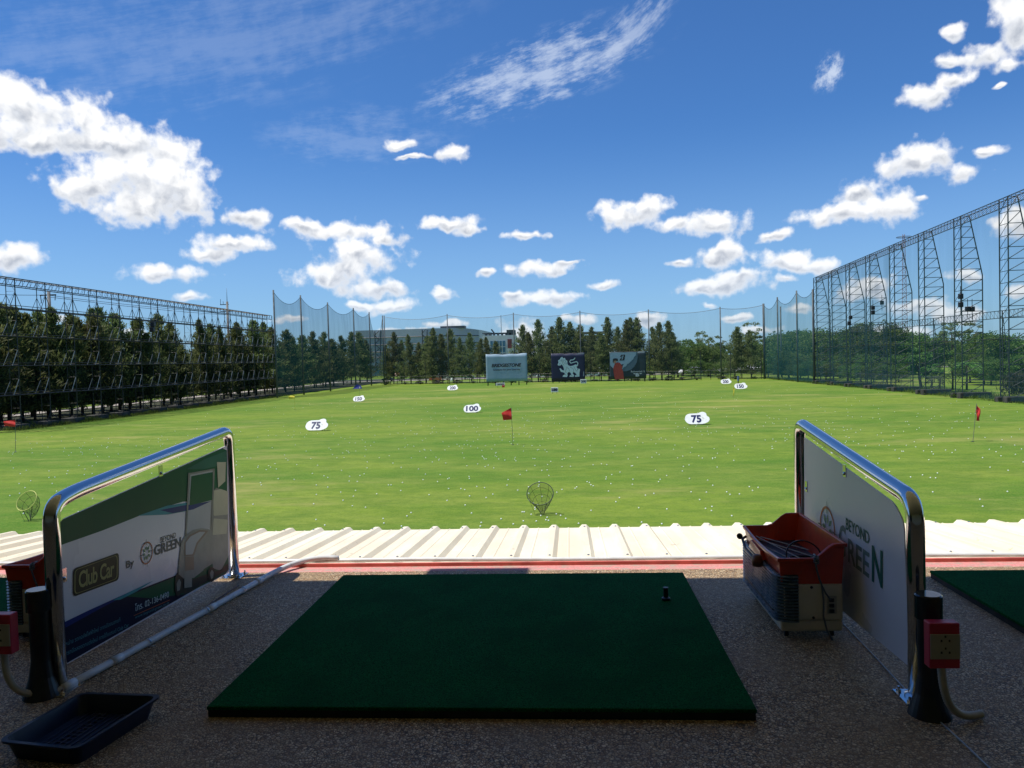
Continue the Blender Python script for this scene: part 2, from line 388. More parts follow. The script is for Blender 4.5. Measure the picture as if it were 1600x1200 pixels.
def mat_pink():
    m, b, o = new_mat('worn_pink_paint')
    t = N('ShaderNodeTexCoord'); c = t.outputs['Object']
    n = NZ(VM('MULTIPLY', c, (1, 2, 1)), 14, 6, 0.7); n2 = NZ(c, 130, 3, 0.7)
    col = MIXC(SS(n2, 0.3, 0.7), (0.56, 0.17, 0.16, 1), (0.72, 0.33, 0.30, 1))
    col = MIXC(SS(n, 0.46, 0.60), col, (0.42, 0.31, 0.25, 1))
    L(col, b.inputs['Base Color']); b.inputs['Roughness'].default_value = 0.7
    bp = N('ShaderNodeBump'); bp.inputs['Strength'].default_value = 0.5; bp.inputs['Distance'].default_value = 0.004
    L(n2, bp.inputs['Height']); L(bp.outputs[0], b.inputs['Normal'])
    return m
def mat_chrome():
    m, b, o = new_mat('polished_steel')
    t = N('ShaderNodeTexCoord'); c = t.outputs['Object']
    b.inputs['Base Color'].default_value = (0.62, 0.62, 0.62, 1); b.inputs['Metallic'].default_value = 1.0
    L(SS(NZ(c, 30, 4, 0.6), 0.3, 0.8, 0.07, 0.20), b.inputs['Roughness'])
    return m
GRASS = mat_grass(); PEB = mat_pebble(); TURF = mat_turf(); CREAM = mat_cream_sheet(); PINK = mat_pink(); CHROME = mat_chrome()
MATSIDE = mat('black_rubber', (0.012, 0.016, 0.014), 0.9, var=0.3)
BLACKP = mat('black_plastic', (0.012, 0.012, 0.014), 0.35, var=0.3, scale=20)
STEEL = mat('dark_painted_steel', (0.030, 0.034, 0.036), 0.55, metal=0.0, var=0.4, scale=1.5)
STEELB = mat('black_painted_steel', (0.016, 0.017, 0.018), 0.5, metal=0.0, var=0.4, scale=1.5)
POLE = mat('weathered_pole', (0.085, 0.10, 0.105), 0.7, var=0.3, scale=0.8)
CONC = mat('concrete', (0.20, 0.19, 0.175), 0.85, var=0.25, scale=1.5, bump=0.3, bscale=12)
CONCD = mat('dark_stained_concrete', (0.05, 0.048, 0.042), 0.9, var=0.4, scale=1.5)
PATH = mat('pale_concrete_path', (0.37, 0.33, 0.29), 0.85, var=0.15, scale=0.4)
ASPH = mat('asphalt', (0.06, 0.06, 0.06), 0.85, var=0.2, scale=0.5)
WHITE = mat('white_plastic', (0.78, 0.78, 0.76), 0.4, var=0.04)
PVC = mat('white_pvc', (0.66, 0.67, 0.68), 0.35, var=0.08, scale=12, dirt=((0.35, 0.33, 0.30), 9, 0.62))
HOSE = mat('beige_flexible_hose', (0.42, 0.38, 0.31), 0.5, var=0.12, scale=20)
PANEL = mat('printed_white_panel', (0.66, 0.64, 0.68), 0.30, var=0.03, scale=2, spec=0.3)
PGREEN = mat('printed_dark_green', (0.008, 0.098, 0.044), 0.30, var=0.12, scale=1.5, spec=0.15)
PNAVY = mat('printed_navy', (0.003, 0.006, 0.030), 0.30, var=0.2, scale=2, spec=0.15)
PBLUE = mat('printed_royal_blue', (0.010, 0.025, 0.16), 0.2, var=0.1)
PTEAL = mat('printed_teal', (0.05, 0.30, 0.34), 0.2, var=0.15)
PGOLD = mat('printed_gold', (0.36, 0.33, 0.13), 0.3, var=0.05)
PBLACK = mat('printed_black', (0.030, 0.028, 0.018), 0.22, var=0.1)
PGREY = mat('printed_grey_letters', (0.10, 0.11, 0.11), 0.3, var=0.05)
PGRN2 = mat('printed_green_letters', (0.03, 0.13, 0.09), 0.3, var=0.1)
PGRN3 = mat('printed_grey_green_letters', (0.15, 0.20, 0.17), 0.3, var=0.1)
PRED = mat('printed_dull_orange_red', (0.52, 0.15, 0.06), 0.3, var=0.1)
PLGRN = mat('printed_leaf_green', (0.20, 0.33, 0.16), 0.3, var=0.1)
PWHITE = mat('printed_pale_letters', (0.50, 0.60, 0.62), 0.3, var=0.03)
PCYAN = mat('printed_cyan_letters', (0.10, 0.28, 0.33), 0.3, var=0.05)
KSIL = mat('printed_silver_bodywork', (0.27, 0.27, 0.23), 0.25, var=0.12, scale=9)
KDARK = mat('printed_dark_shape', (0.03, 0.035, 0.03), 0.25, var=0.2, scale=9)
KGLASS = mat('printed_pale_glass', (0.44, 0.45, 0.43), 0.25, var=0.05)
KSEAT = mat('printed_cream_seat', (0.48, 0.47, 0.33), 0.25, var=0.08)
KBRN = mat('printed_brown_grille', (0.26, 0.19, 0.14), 0.25, var=0.12)
RED = mat('red_plastic', (0.54, 0.045, 0.012), 0.34, var=0.15, scale=9, coat=0.15, dirt=((0.30, 0.10, 0.06), 26, 0.62))
BEIGE = mat('beige_plastic', (0.58, 0.52, 0.40), 0.4, var=0.07, scale=9)
FIN = mat('blue_grey_ribbed_plastic', (0.12, 0.16, 0.20), 0.28, var=0.15, scale=12)
PINKBOX = mat('crimson_plastic', (0.46, 0.022, 0.055), 0.4, var=0.1, scale=15)
IVORY = mat('ivory_faceplate', (0.38, 0.35, 0.28), 0.4, var=0.06, scale=15)
TRAY = mat('navy_plastic', (0.008, 0.013, 0.038), 0.35, var=0.15, scale=15)
REDF = mat('red_cloth', (0.62, 0.030, 0.020), 0.8, var=0.12, scale=3)
YELF = mat('yellow_cloth', (0.72, 0.60, 0.06), 0.8, var=0.1, scale=3)
NAVYT = mat('navy_numerals', (0.008, 0.014, 0.085), 0.5, var=0.05)
SIGNW = mat('white_sign_board', (0.84, 0.84, 0.80), 0.5, var=0.05, scale=2, dirt=((0.55, 0.53, 0.45), 1.4, 0.60))
BARK = mat('bark', (0.055, 0.042, 0.032), 0.95, var=0.35, scale=2.0, bump=0.4, bscale=8)
L_CAS = mat_leaf('casuarina_foliage', (0.085, 0.115, 0.030), (0.21, 0.245, 0.085), (0.25, 0.27, 0.11), 0.45)
L_BROAD = mat_leaf('broadleaf_foliage', (0.042, 0.090, 0.014), (0.125, 0.20, 0.038), (0.18, 0.24, 0.055), 0.40)
L_LIGHT = mat_leaf('light_green_foliage', (0.07, 0.15, 0.03), (0.16, 0.27, 0.06), (0.20, 0.30, 0.08), 0.35)
L_YEL = mat_leaf('yellow_green_foliage', (0.15, 0.19, 0.02), (0.26, 0.30, 0.04), (0.22, 0.27, 0.05), 0.35)
L_HEDGE = mat_leaf('reed_hedge_foliage', (0.05, 0.06, 0.03), (0.12, 0.13, 0.07), (0.09, 0.09, 0.05), 0.25)
NET_R = mat_net('green_blue_netting', (0.035, 0.105, 0.125), 0.19)
NET_RL = mat_net('fine_netting', (0.030, 0.085, 0.105), 0.33, 0.3)
NET_L = mat_net('teal_side_netting', (0.035, 0.115, 0.135), 0.38, 0.15)
NET_B = mat_net('thin_end_netting', (0.06, 0.10, 0.12), 0.13, 0.2)
NET_D = mat_net('black_shade_netting', (0.006, 0.009, 0.008), 0.11, 0.35)
NET_DD = mat_net('dense_black_shade_netting', (0.006, 0.010, 0.009), 0.42, 0.3)
HOOPNET = mat_net('hoop_netting', (0.05, 0.07, 0.04), 0.22, 0.3)

# ---------------------------------------------------------------- ground
GZ = -5.1
def gz(x, y):
    k = max(0, min(1, (75-abs(x))/20))*max(0, min(1, (245-y)/30))*max(0, min(1, (y-8)/12))
    h = noise.fractal(Vector((x*0.018, y*0.025, 1.3)), 1.0, 2.0, 3)*0.22
    h += 0.75*math.exp(-((x-6)/17)**2-((y-181)/7)**2)
    return GZ + h*k
xs = [-5000,-2000,-900,-450,-250,-150,-105,-85]+list(np.linspace(-76, 76, 103))+[85,105,150,250,450,900,2000,5000]
ys = [-400,-60,0]+list(np.linspace(8, 245, 190))+[262,290,340,420,600,1000,2500,7000]
g = MB(); nx = len(xs)
g.v = [(float(x), float(y), gz(x, y)) for y in ys for x in xs]
g.f = [(j*nx+i, j*nx+i+1, (j+1)*nx+i+1, (j+1)*nx+i) for j in range(len(ys)-1) for i in range(nx-1)]; g.m = [0]*len(g.f)
tag(g.build('grass_ground', GRASS, smooth=True), kind='structure')
def strip(name, pts, wdt, m, z=0.02, uv=(1, 0)):
    b = MB(); P = [Vector((p[0], p[1], 0)) for p in pts]; vs = []; n = len(P)
    for i, p in enumerate(P):
        t = (P[min(i+1, n-1)]-P[max(i-1, 0)]).normalized(); s = Vector((t.y, -t.x, 0))*wdt/2
        vs += [(p.x-s.x, p.y-s.y, GZ+z), (p.x+s.x, p.y+s.y, GZ+z)]
    b.add(vs, [(2*i, 2*i+1, 2*i+3, 2*i+2) for i in range(n-1)])
    return tag(b.build(name, m), kind='structure')
strip('concrete_path', [(-81, 30), (-81, 262)], 4.2, PATH, 0.16)
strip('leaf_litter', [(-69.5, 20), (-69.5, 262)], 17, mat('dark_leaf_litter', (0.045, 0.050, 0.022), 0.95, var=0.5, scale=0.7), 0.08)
strip('service_road', [(-120, 268), (150, 262)], 9, PATH, 0.16)
strip('asphalt_road', [(-200, 290), (260, 285)], 16, ASPH, 0.17)

# ---------------------------------------------------------------- the bay floor, building and awning
fl = MB(); fl.box(-14, 14, -5, 3.622, -0.25, 0.0)
tag(fl.build('bay_floor', PEB), kind='structure')
fe = MB(); fe.box(-14, 14, 3.622, 3.715, -0.25, -0.002)
tag(fe.build('painted_floor_edge', PINK), kind='structure')
bt = thing('range_building', 'shaded shelter with roof and walls over the row of golf bays', 'building', (0, -5, 0))
b = MB(); RY = 3.475+2.9*sd.y/sd.z; b.box(-14, 14, -5.2, RY, 2.75, 2.9); roofo = b.build('roof', mat('pale_ceiling', (0.62, 0.56, 0.46), 0.8), bt); roofo.location = (0, 5, 0)
b = MB(); b.box(-14, 14, -5.2, -5.0, 0.0, 2.75); ww = b.build('wall', mat('pale_wall_paint', (0.55, 0.50, 0.42), 0.8), bt); ww.location = (0, 5, 0)
b = MB(); bx = 2.85*sd.x/sd.z; b.box(-0.67+bx, -0.22+bx, RY, RY+0.20, 2.78, 2.88); bb = b.build('shadow_caster_box', CONCD, bt); bb.location = (0, 5, 0)  # unseen box added at the roof edge to cast a shadow bump below
for xx in (-14, 13.8): b = MB(); b.box(xx, xx+0.2, -5.0, 3.0, 0.0, 2.75); ww = b.build('side_wall', CONCD, bt); ww.location = (0, 5, 0)
b = MB(); b.box(-14, 14, -4.9, 3.60, GZ-0.3, -0.27); ww = b.build('lower_storey', CONC, bt); ww.location = (0, 5, 0)

aw = MB()   # trapezoid-ribbed metal canopy below the floor edge
prof = []; pitch_ = 0.2; x = -8.0
while x < 8.0:
    prof += [(x, 0), (x+0.022, 0.022), (x+0.050, 0.022), (x+0.072, 0), (x+0.125, 0.0), (x+0.132, 0.004), (x+0.139, 0.0)]; x += pitch_
ysA = [3.73, 4.1, 4.6, 5.10]
def awz(y): return -0.02-(y-3.73)*0.076
vs = [(px_+0.045, y, awz(y)+h) for y in ysA for (px_, h) in prof]; n = len(prof)
aw.add(vs, [(j*n+i, j*n+i+1, (j+1)*n+i+1, (j+1)*n+i) for j in range(len(ysA)-1) for i in range(n-1)])
at_ = thing('metal_awning', 'cream ribbed metal awning in full sun below the floor edge', 'awning', (0, 3.73, -0.02))
o = aw.build('ribbed_sheet', CREAM, at_); o.location = (0, -3.73, 0.02)
mdf = o.modifiers.new('thickness', 'SOLIDIFY'); mdf.thickness = 0.0012
b = MB(); b.lathe((0, 0, 0), [(0.007, 0), (0.007, 0.003), (0.004, 0.006)], 6); sc0 = b.build('roof_screw', CHROME, at_); sc0.location = (-2.0+0.045+0.036, 3.95-3.73, awz(3.95)+0.022+0.02)
for k in range(24):
    for yy in (3.95, 4.98):
        o = sc0.copy(); COL.objects.link(o); o.parent = at_; o.location = (-2.2+k*0.2+0.081, yy-3.73, awz(yy)+0.042)
b = MB(); b.box(-8, 8, 3.716, 3.732, -0.25, 0.014); o = b.build('flashing', mat('red_painted_edge', (0.55, 0.12, 0.09), 0.6, var=0.25, scale=8), at_); o.location = (0, -3.73, 0.02)

# long thin pipe lying along the back of the awning
p = [(-8, 3.775, 0.012)] + [(-8+i*0.8, 3.775+0.004*math.sin(i*1.7), 0.014+0.003*math.sin(i*2.3)) for i in range(1, 21)]
b = MB(); b.tube(p, 0.011, 8); tag(b.build('edge_pipe', PVC, smooth=True), 'thin white pipe lying along the top of the cream awning', 'pipe')

# ---------------------------------------------------------------- hitting mats
def make_mat(cx, label):
    t = thing('hitting_mat', label, 'golf mat', (cx, 2.78, 0), 'green golf hitting mats')
    b = MB(); b.box(-0.775, 0.775, -0.675, 0.675, 0.021, 0.032); bevel(b.build('turf', TURF, t), 0.002, 1)
    b = MB(); b.box(-0.772, 0.772, -0.672, 0.672, 0.0, 0.0207); b.build('rubber_base', MATSIDE, t)
    return t
m0 = make_mat(-0.285, 'large green turf golf mat in the middle of the bay floor')
m1 = copy_tree(m0); m1.location.x = 2.33; m1['label'] = 'green turf golf mat behind the white divider, cut by the right picture edge'
m2 = copy_tree(m0); m2.location.x = -2.90; m2['label'] = 'green turf golf mat showing as a sliver at the left picture edge'
b = MB(); b.lathe((0.365, 3.06, 0.033), [(0.017, 0), (0.017, 0.008), (0.010, 0.012), (0.0095, 0.045), (0.011, 0.05)], 14)
tag(b.build('rubber_tee', BLACKP, smooth=False), 'black rubber tee standing on the green mat', 'golf tee')

# ---------------------------------------------------------------- bay dividers
def divider(X, side, name_label, tube_px, plate_bases, panel_px, tabs_px):
    """X = plane of the divider; side=+1 when its printed face looks towards +x"""
    t = thing('bay_divider', name_label, 'divider', (X, 2.3, 0), 'bay dividers')
    inv = Vector((-X, -2.3, 0))
    path = [onx(a, c, X) for a, c in tube_px]
    path = [Vector((X, path[0].y, 0.0))] + path + [Vector((X, path[-1].y, 0.0))]
    sm = roundcorners_open(path, 0.07, 6)
    b = MB(); b.tube(sm, 0.0245, 20); o = b.build('tube_frame', CHROME, t, smooth=True); o.location = inv
    for yb in (path[0].y, path[-1].y):
        b = MB(); b.box(X-0.05, X+0.05, yb-0.05, yb+0.05, 0.0, 0.006)
        for sx in (-1, 1):
            for sy in (-1, 1): b.lathe((X+sx*0.037, yb+sy*0.037, 0.006), [(0.008, 0), (0.008, 0.006), (0.004, 0.007), (0.004, 0.014)], 6)
        o = b.build('base_plate', CHROME, t); o.location = inv
        b = MB(); b.lathe((X, yb, 0.0), [(0.034, 0.006), (0.034, 0.012), (0.0255, 0.016)], 20); o = b.build('collar', CHROME, t, smooth=False); o.location = inv
    pts = [onx(a, c, X) for a, c, r in panel_px]; pr = roundcorners(pts, [r for a, c, r in panel_px], 6)
    b = MB(); b.poly([(X-0.002, q.y, q.z) for q in pr], (0.004, 0, 0)); pan = b.build('panel', PANEL, t); pan.location = inv
    for (a, c) in tabs_px:
        q = onx(a, c, X); b = MB(); b.box(X+side*0.0035-0.001, X+side*0.0035+0.001, q.y-0.014, q.y+0.014, q.z-0.016, q.z+0.028)
        b.lathe((X+side*0.0045, q.y, q.z-0.004), [(0.006, 0), (0.006, side*0.003), (0.003, side*0.005)], 8, 'x')
        o = b.build('bracket', CHROME, t); o.location = inv
    return t, pan, inv
def roundcorners_open(pts, r, seg=5):
    out = [pts[0]]
    for i in range(1, len(pts)-1):
        p = pts[i]; a = (pts[i-1]-p); c = (pts[i+1]-p); q = min(r, a.length*0.48, c.length*0.48)
        A = p+a.normalized()*q; B = p+c.normalized()*q
        for k in range(seg+1):
            s_ = k/seg; out.append(A*(1-s_)**2+p*2*s_*(1-s_)+B*s_*s_)
    out.append(pts[-1]); return out
XL = -1.625
dl, panL, invL = divider(XL, 1, 'steel tube divider with green and white printed golf cart panel on the left', [(79, 790), (112, 770), (357, 672)], None,
    [(93, 813, 0.03), (356, 695, 0.03), (359, 893, 0.03), (93, 1044, 0.02)], [(250, 738), (98, 902)])
lay = [0]
def gpoly(name, pts, m, pan, X, side, off, rnd=0.0, rel=None):
    P = [onx(a, c, X+side*off) for a, c in pts]
    if rnd: P = roundcorners(P, rnd, 4)
    b = MB(); b.poly(P); o = b.build(name, m, pan); return o
S = 1; D0 = 0.0024
def GL(name, pts, m, k, rnd=0.0): return gpoly(name, pts, m, panL, XL, 1, D0+0.0006*k, rnd)
GL('green_print', [(94.5,816),(98,812),(348,700),(354.6,704),(355,777),(332,780),(285,784),(230,801),(160,829),(94.5,852)], PGREEN, 0)
GL('teal_print', [(215,806),(262,790),(308,783),(330,780.5),(300,797),(262,804)], PTEAL, 1)
GL('blue_print', [(250,797),(285,790),(312,786),(330,783),(302,796),(270,802)], PBLUE, 2)
GL('navy_print', [(94.5,981),(200,928),(277,898),(357,868),(357.5,890),(352,897),(310,918),(105,1036),(94.5,1038)], PNAVY, 0)
GL('dark_green_print', [(198,932),(277,900),(357,869),(357.5,890),(352,896),(290,928),(240,935)], PGREEN, 1)
GL('blue_band_print', [(94.5,975),(140,953),(200,926),(196,930),(160,949),(94.5,985)], PBLUE, 2)
GL('teal_band_print', [(176,938),(200,926),(240,907),(214,924),(188,937)], PTEAL, 3)
GL('badge_print', [(114,889),(186,863),(186,906),(114,933)], PBLACK, 2, 0.018)
def outline(name, pts, wd, m, k, rnd):
    P = [onx(a, c, XL+D0+0.0006*k) for a, c in pts]; P = roundcorners(P, rnd, 4); n = len(P); c = sum(P, Vector())/n
    Q = [p+(c-p).normalized()*wd for p in P]; b = MB(); b.add(P+Q, [(i, (i+1) % n, (i+1) % n+n, i+n) for i in range(n)])
    return b.build(name, m, panL)
outline('badge_border', [(116.5,891),(183.5,866.5),(183.5,904),(116.5,929)], 0.004, PGOLD, 3, 0.016)
def TL(name, txt, bl, br, tl, m, k, **kw):
    b = MB(); X = XL+D0+0.0006*k
    text_quad(b, txt, onx(*bl, X), onx(*br, X), onx(*tl, X), **kw); return b.build(name, m, panL, fix=False)
TL('lettering', 'Club Car', (123,920), (178.5,900), (123,893), PGOLD, 4, bold=0.02, space=0.92)
TL('lettering', 'By', (197.5,892), (209.5,887), (197.5,877), PGREY, 2, bold=0.02)
TL('lettering', 'BEYOND', (251,848.5), (275,840), (251,839.5), PGREY, 2, bold=0.01)
TL('lettering', 'GREEN', (241,869), (283,854), (241,852.5), PGREY, 2, bold=0.03)
TL('lettering', 'S', (289,851), (293,849.5), (289,834), PGREY, 2, bold=0.01)
TL('lettering', 'โทร. 02-136-0490', (211,955.5), (264,933), (211,943.5), PWHITE, 3, bold=0.01)
TL('lettering', 'www.beyond-green.co.th', (211,968.5), (264,945), (211,962.5), PCYAN, 3)
GL('underline', [(209,961.5),(265,937),(265,938),(209,962.5)], PRED, 3)
TL('lettering', 'จำหน่าย รถกอล์ฟไฟฟ้าใหม่ จากเมืองนอกแท้', (97,1012), (188,971), (97,1004), PCYAN, 3)
TL('lettering', 'และรถมือสองตกแต่งใหม่ ภายใต้แบรนด์ Club Car', (97,1027), (201,979), (97,1019), PCYAN, 3)
def ring(pan, cpx, rpx, X, side, off, r0, r1, m, name='logo_ring'):
    c = onx(*cpx, X); b = MB(); vs = []; n = 40
    for k in range(n):
        a = 2*math.pi*k/n
        for r in (r0, r1): vs.append((X+side*off, c.y+r*math.cos(a), c.z+r*math.sin(a)))
    b.add(vs, [(2*k, 2*k+1, (2*k+3) % (2*n), (2*k+2) % (2*n)) for k in range(n)]); return b.build(name, m, pan)
def compass(pan, cpx, X, side, off, R_):
    c = onx(*cpx, X); x0 = X+side*off
    ring(pan, cpx, None, X, side, off, R_*0.92, R_*1.04, PRED)
    b = MB()
    for k in range(8):
        a = math.pi/4*k+0.1; d = Vector((0, math.cos(a), math.sin(a))); s_ = Vector((0, -math.sin(a), math.cos(a)))
        l = R_*(0.80 if k % 2 else 0.70); cc = Vector((x0, c.y, c.z))
        b.poly([cc+d*l*0.30, cc+d*l*0.62+s_*R_*0.13, cc+d*l, cc+d*l*0.62-s_*R_*0.13])
    b.build('logo_leaves', PLGRN, pan)
    b = MB()
    for k in range(4):
        a = math.pi/2*k; d = Vector((0, math.cos(a), math.sin(a))); s_ = Vector((0, -math.sin(a), math.cos(a))); cc = Vector((x0+side*0.0006, c.y, c.z))
        b.poly([cc+d*R_*0.72+s_*R_*0.035, cc+d*R_*1.28+s_*R_*0.02, cc+d*R_*1.28-s_*R_*0.02, cc+d*R_*0.72-s_*R_*0.035])
    b.build('logo_ticks', PGREY, pan)
compass(panL, (228,864), XL, 1, D0+0.0012, 0.041)
# printed golf cart picture
GL('cart_shadow_print', [(272,925),(276,895),(300,905),(345,890),(356,880),(357,890),(330,905),(290,928)], KDARK, 2, 0.01)
GL('cart_roof_print', [(292,733),(318,718),(354.5,704),(355,721),(340,728),(318,733)], PGRN2, 2, 0.008)
GL('windscreen_print', [(297,741),(334,734),(332,826),(312,827),(291,838)], KGLASS, 1.5)
GL('windscreen_top_print', [(299,744),(332.5,737.5),(332.5,781),(296,790)], PGREEN, 2.5)
GL('post_print', [(294.5,739),(297.5,738.5),(292,836),(289.5,838)], KSIL, 4)
GL('post_print', [(333,733),(335.5,732.5),(332.5,828),(330.5,828)], KSIL, 4)
GL('post_print', [(297,739),(335,732),(335,734.5),(297,742)], KSIL, 4)
GL('rear_bodywork_print', [(331,770),(338,762),(356,768),(356.5,870),(345,892),(333,888),(327,840)], KSIL, 2)
GL('seat_print', [(333,767),(345,764),(356,768),(356,804),(334,806)], KSEAT, 3, 0.008)
GL('seat_print', [(334,810),(356,812),(354,834),(332,836)], KSEAT, 3, 0.006)
GL('seat_back_print', [(339,722),(353,722),(352,752),(341,762)], KSEAT, 3.2)
GL('bonnet_print', [(283,848),(290,836),(301,828),(314,825),(328,827),(336,842),(340,866),(333,880),(308,896),(284,897),(279,882)], KSIL, 4, 0.012)
GL('bonnet_dark_print', [(288,848),(296,836),(312,828),(326,829),(309,850),(303,869),(288,869)], KBRN, 5, 0.008)
GL('bonnet_pane_print', [(290,848),(298,838),(312,831),(321,831),(307,848),(301,866),(290,867)], KGLASS, 6, 0.006)
GL('grille_print', [(289,870),(303,869.5),(303,890),(289,892)], KBRN, 5)
GL('bumper_print', [(279,884),(288,894),(303,893),(318,884),(318,891),(303,903),(287,904),(279,897)], KSIL, 6)
GL('number_plate_print', [(288,904),(300,903),(300,917),(288,919)], KSIL, 7)
GL('wheel_print', [(274,900),(279,893),(284,898),(286,918),(282,930),(276,932),(273,920)], KDARK, 6, 0.01)
GL('wheel_print', [(325,893),(330,885),(336,889),(337,904),(331,910),(326,906)], KDARK, 6, 0.01)
GL('wheel_hub_print', [(328,896),(331,890),(334,894),(333,903),(330,905)], KSIL, 7, 0.004)
GL('wheel_hub_print', [(276,912),(280,904),(283,910),(281,922),(277,924)], KSIL, 7, 0.004)

XR = 0.975
dr, panR, invR = divider(XR, -1, 'steel tube divider with plain white panel and green lettering on the right', [(1430, 782), (1397, 760), (1249, 660)], None,
    [(1257, 683, 0.01), (1398, 786, 0.03), (1413, 815, 0.03), (1422, 1042, 0.005), (1258, 905, 0.02)], [(1321, 738), (1261, 762)])
def TR(name, txt, bl, br, tl, m, k, **kw):
    b = MB(); X = XR-D0-0.0006*k
    text_quad(b, txt, onx(*bl, X), onx(*br, X), onx(*tl, X), **kw); return b.build(name, m, panR, fix=False)
TR('lettering', 'BEYOND', (1321.5,827), (1358,851.5), (1321.5,808.5), PGRN2, 2, bold=0.012)
TR('lettering', 'G', (1310.5,868), (1321,872.5), (1310.5,818.5), PGRN3, 2, bold=0.02)
TR('lettering', 'REE', (1325,877.5), (1358,904), (1325,840.5), PGRN3, 2, bold=0.02)
TR('lettering', 'N', (1362,908), (1379,920), (1362,851.5), PGRN2, 2, bold=0.03)
compass(panR, (1294,826), XR, -1, D0+0.0012, 0.082)
for dd, iv in ((dl, invL), (dr, invR)):      # printed pieces were made in world space: bring them under their panel
    for ch in dd.children:
        for k in ch.children: k.location = (0, 0, 0)

# ---------------------------------------------------------------- ball dispenser carts
CR = 0.0
def make_cart(label):
    t = thing('ball_dispenser', label, 'ball dispenser', (0.82, 2.95, 0), 'red and beige ball dispensers')
    x0, x1, y0, y1 = -0.108, 0.108, -0.255, 0.265
    b = MB(); b.box(x0+0.004, x1, y0+0.01, y1, 0.030, 0.072); bevel(b.build('base_skirt', BEIGE, t), 0.010, 3)
    b = MB(); b.box(x0+0.012, x1-0.002, y0+0.004, y1-0.006, 0.0725, 0.198); bd = bevel(b.build('body', BEIGE, t), 0.006, 2)
    b = MB(); b.box(0.052, 0.084, y0+0.0015, y0+0.004, 0.096, 0.158); o = b.build('switch_plate', IVORY, bd); bevel(o, 0.002, 1)
    for zz in (0.106, 0.125, 0.144):
        b = MB(); b.box(0.058, 0.074, y0-0.003, y0+0.0013, zz-0.006, zz+0.006); b.build('switch', BLACKP, bd)
    b = MB()
    for (xx, zz) in ((0.0, 0.188), (0.005, 0.082)): b.lathe((xx, y0+0.0038, zz), [(0.005, 0), (0.005, -0.002), (0.002, -0.003)], 8, 'y')
    b.build('screws', BLACKP, bd)
    # ribbed side and corner shell: horizontal fins wrap the left side and near corner
    b = MB(); lv = []; nf = 15; z0, z1 = 0.066, 0.232
    base = [(-0.046, y0+0.001), (-0.076, y0-0.001), (-0.095, y0+0.006), (-0.110, y0+0.020), (-0.114, y0+0.045), (-0.114, y1-0.02), (-0.108, y1)]
    for k in range(nf*4+1):
        ph = k % 4; z = z0+(z1-z0)*k/(nf*4); off = (0.0, 0.009, 0.009, 0.0)[ph]
        row = []
        for i, (a, c) in enumerate(base):
            nrm = Vector((-1 if i > 2 else -0.5 if i > 1 else 0, -1 if i < 2 else (-0.6 if i < 4 else 0), 0)).normalized()
            row.append((a+nrm.x*off, c+nrm.y*off, z))
        lv.append(row)
    nb = len(base); vs = [p for r in lv for p in r]
    b.add(vs, [(j*nb+i, j*nb+i+1, (j+1)*nb+i+1, (j+1)*nb+i) for j in range(len(lv)-1) for i in range(nb-1)])
    b.m = [1 if j % 4 == 3 else 0 for j in range(len(lv)-1) for i in range(nb-1)]
    fs_ = b.build('ribbed_shell', [FIN, BLACKP], t); md = fs_.modifiers.new('thickness', 'SOLIDIFY'); md.thickness = 0.006; md.offset = -1
    b = MB(); b.box(-0.1215, -0.116, -0.06, 0.06, 0.150, 0.196); b.build('side_label', KBRN, fs_)
    b = MB(); b.box(-0.1235, -0.1165, -0.21, 0.20, 0.095, 0.101); b.build('groove_strip', BLACKP, fs_)
    b = MB(); b.box(-0.062, -0.046, y0-0.003, y0+0.0035, 0.070, 0.198); b.build('corner_strip', BLACKP, fs_)
    # red hopper: thin walls with a scalloped rim
    def rim(side, u):
        sm = lambda q: 3*q*q-2*q**3
        if side in ('near', 'far'):       # u 0 left .. 1 right
            q = max(0, min(1, (u-(0.50 if side == 'near' else 0.42))/0.36)); return 0.292+0.050*sm(q)
        if side == 'right': return 0.342
        return 0.292-0.012*math.sin(math.pi*u)
    loop = []
    for i in range(13): u = i/12; loop.append((x0-0.004+(x1-x0+0.012)*u, y0-0.004, rim('near', u)))
    for i in range(1, 12): u = i/12; loop.append((x1+0.008, y0-0.004+(y1-y0+0.008)*u, rim('right', u)))
    for i in range(13): u = 1-i/12; loop.append((x0-0.004+(x1-x0+0.012)*u, y1+0.004, rim('far', u)))
    for i in range(1, 12): u = 1-i/12; loop.append((x0-0.004-0.010*math.sin(math.pi*u)**0.6*0, y0-0.004+(y1-y0+0.008)*u, rim('left', u)))
    n = len(loop); cx = (x0+x1)/2; cy = (y0+y1)/2
    def shr(p, k, z): return (cx+(p[0]-cx)*k[0], cy+(p[1]-cy)*k[1], z)
    b = MB(); R0 = [shr(p, (0.90, 0.955), 0.199) for p in loop]
    RL = [shr(p, (0.965, 0.985), p[2]-0.014) for p in loop]; RO = [shr(p, (1.03, 1.012), p[2]-0.012) for p in loop]; RO2 = [shr(p, (1.035, 1.014), p[2]) for p in loop]
    RI = [shr(p, (0.94, 0.972), p[2]) for p in loop]; RB = [shr(p, (0.80, 0.92), 0.228) for p in loop]
    rings = [R0, RL, RO, RO2, RI, RB]
    vs = [p for r in rings for p in r]
    fsx = [(j*n+i, j*n+(i+1) % n, (j+1)*n+(i+1) % n, (j+1)*n+i) for j in range(5) for i in range(n)] + [tuple(5*n+i for i in range(n))]
    b.add(vs, fsx); hp = b.build('hopper', RED, t); bevel(hp, 0.0025, 2)
    b = MB(); b.box(x0+0.024, x1-0.024, y0+0.03, y1-0.03, 0.2285, 0.236); b.build('hopper_floor', BLACKP, hp)
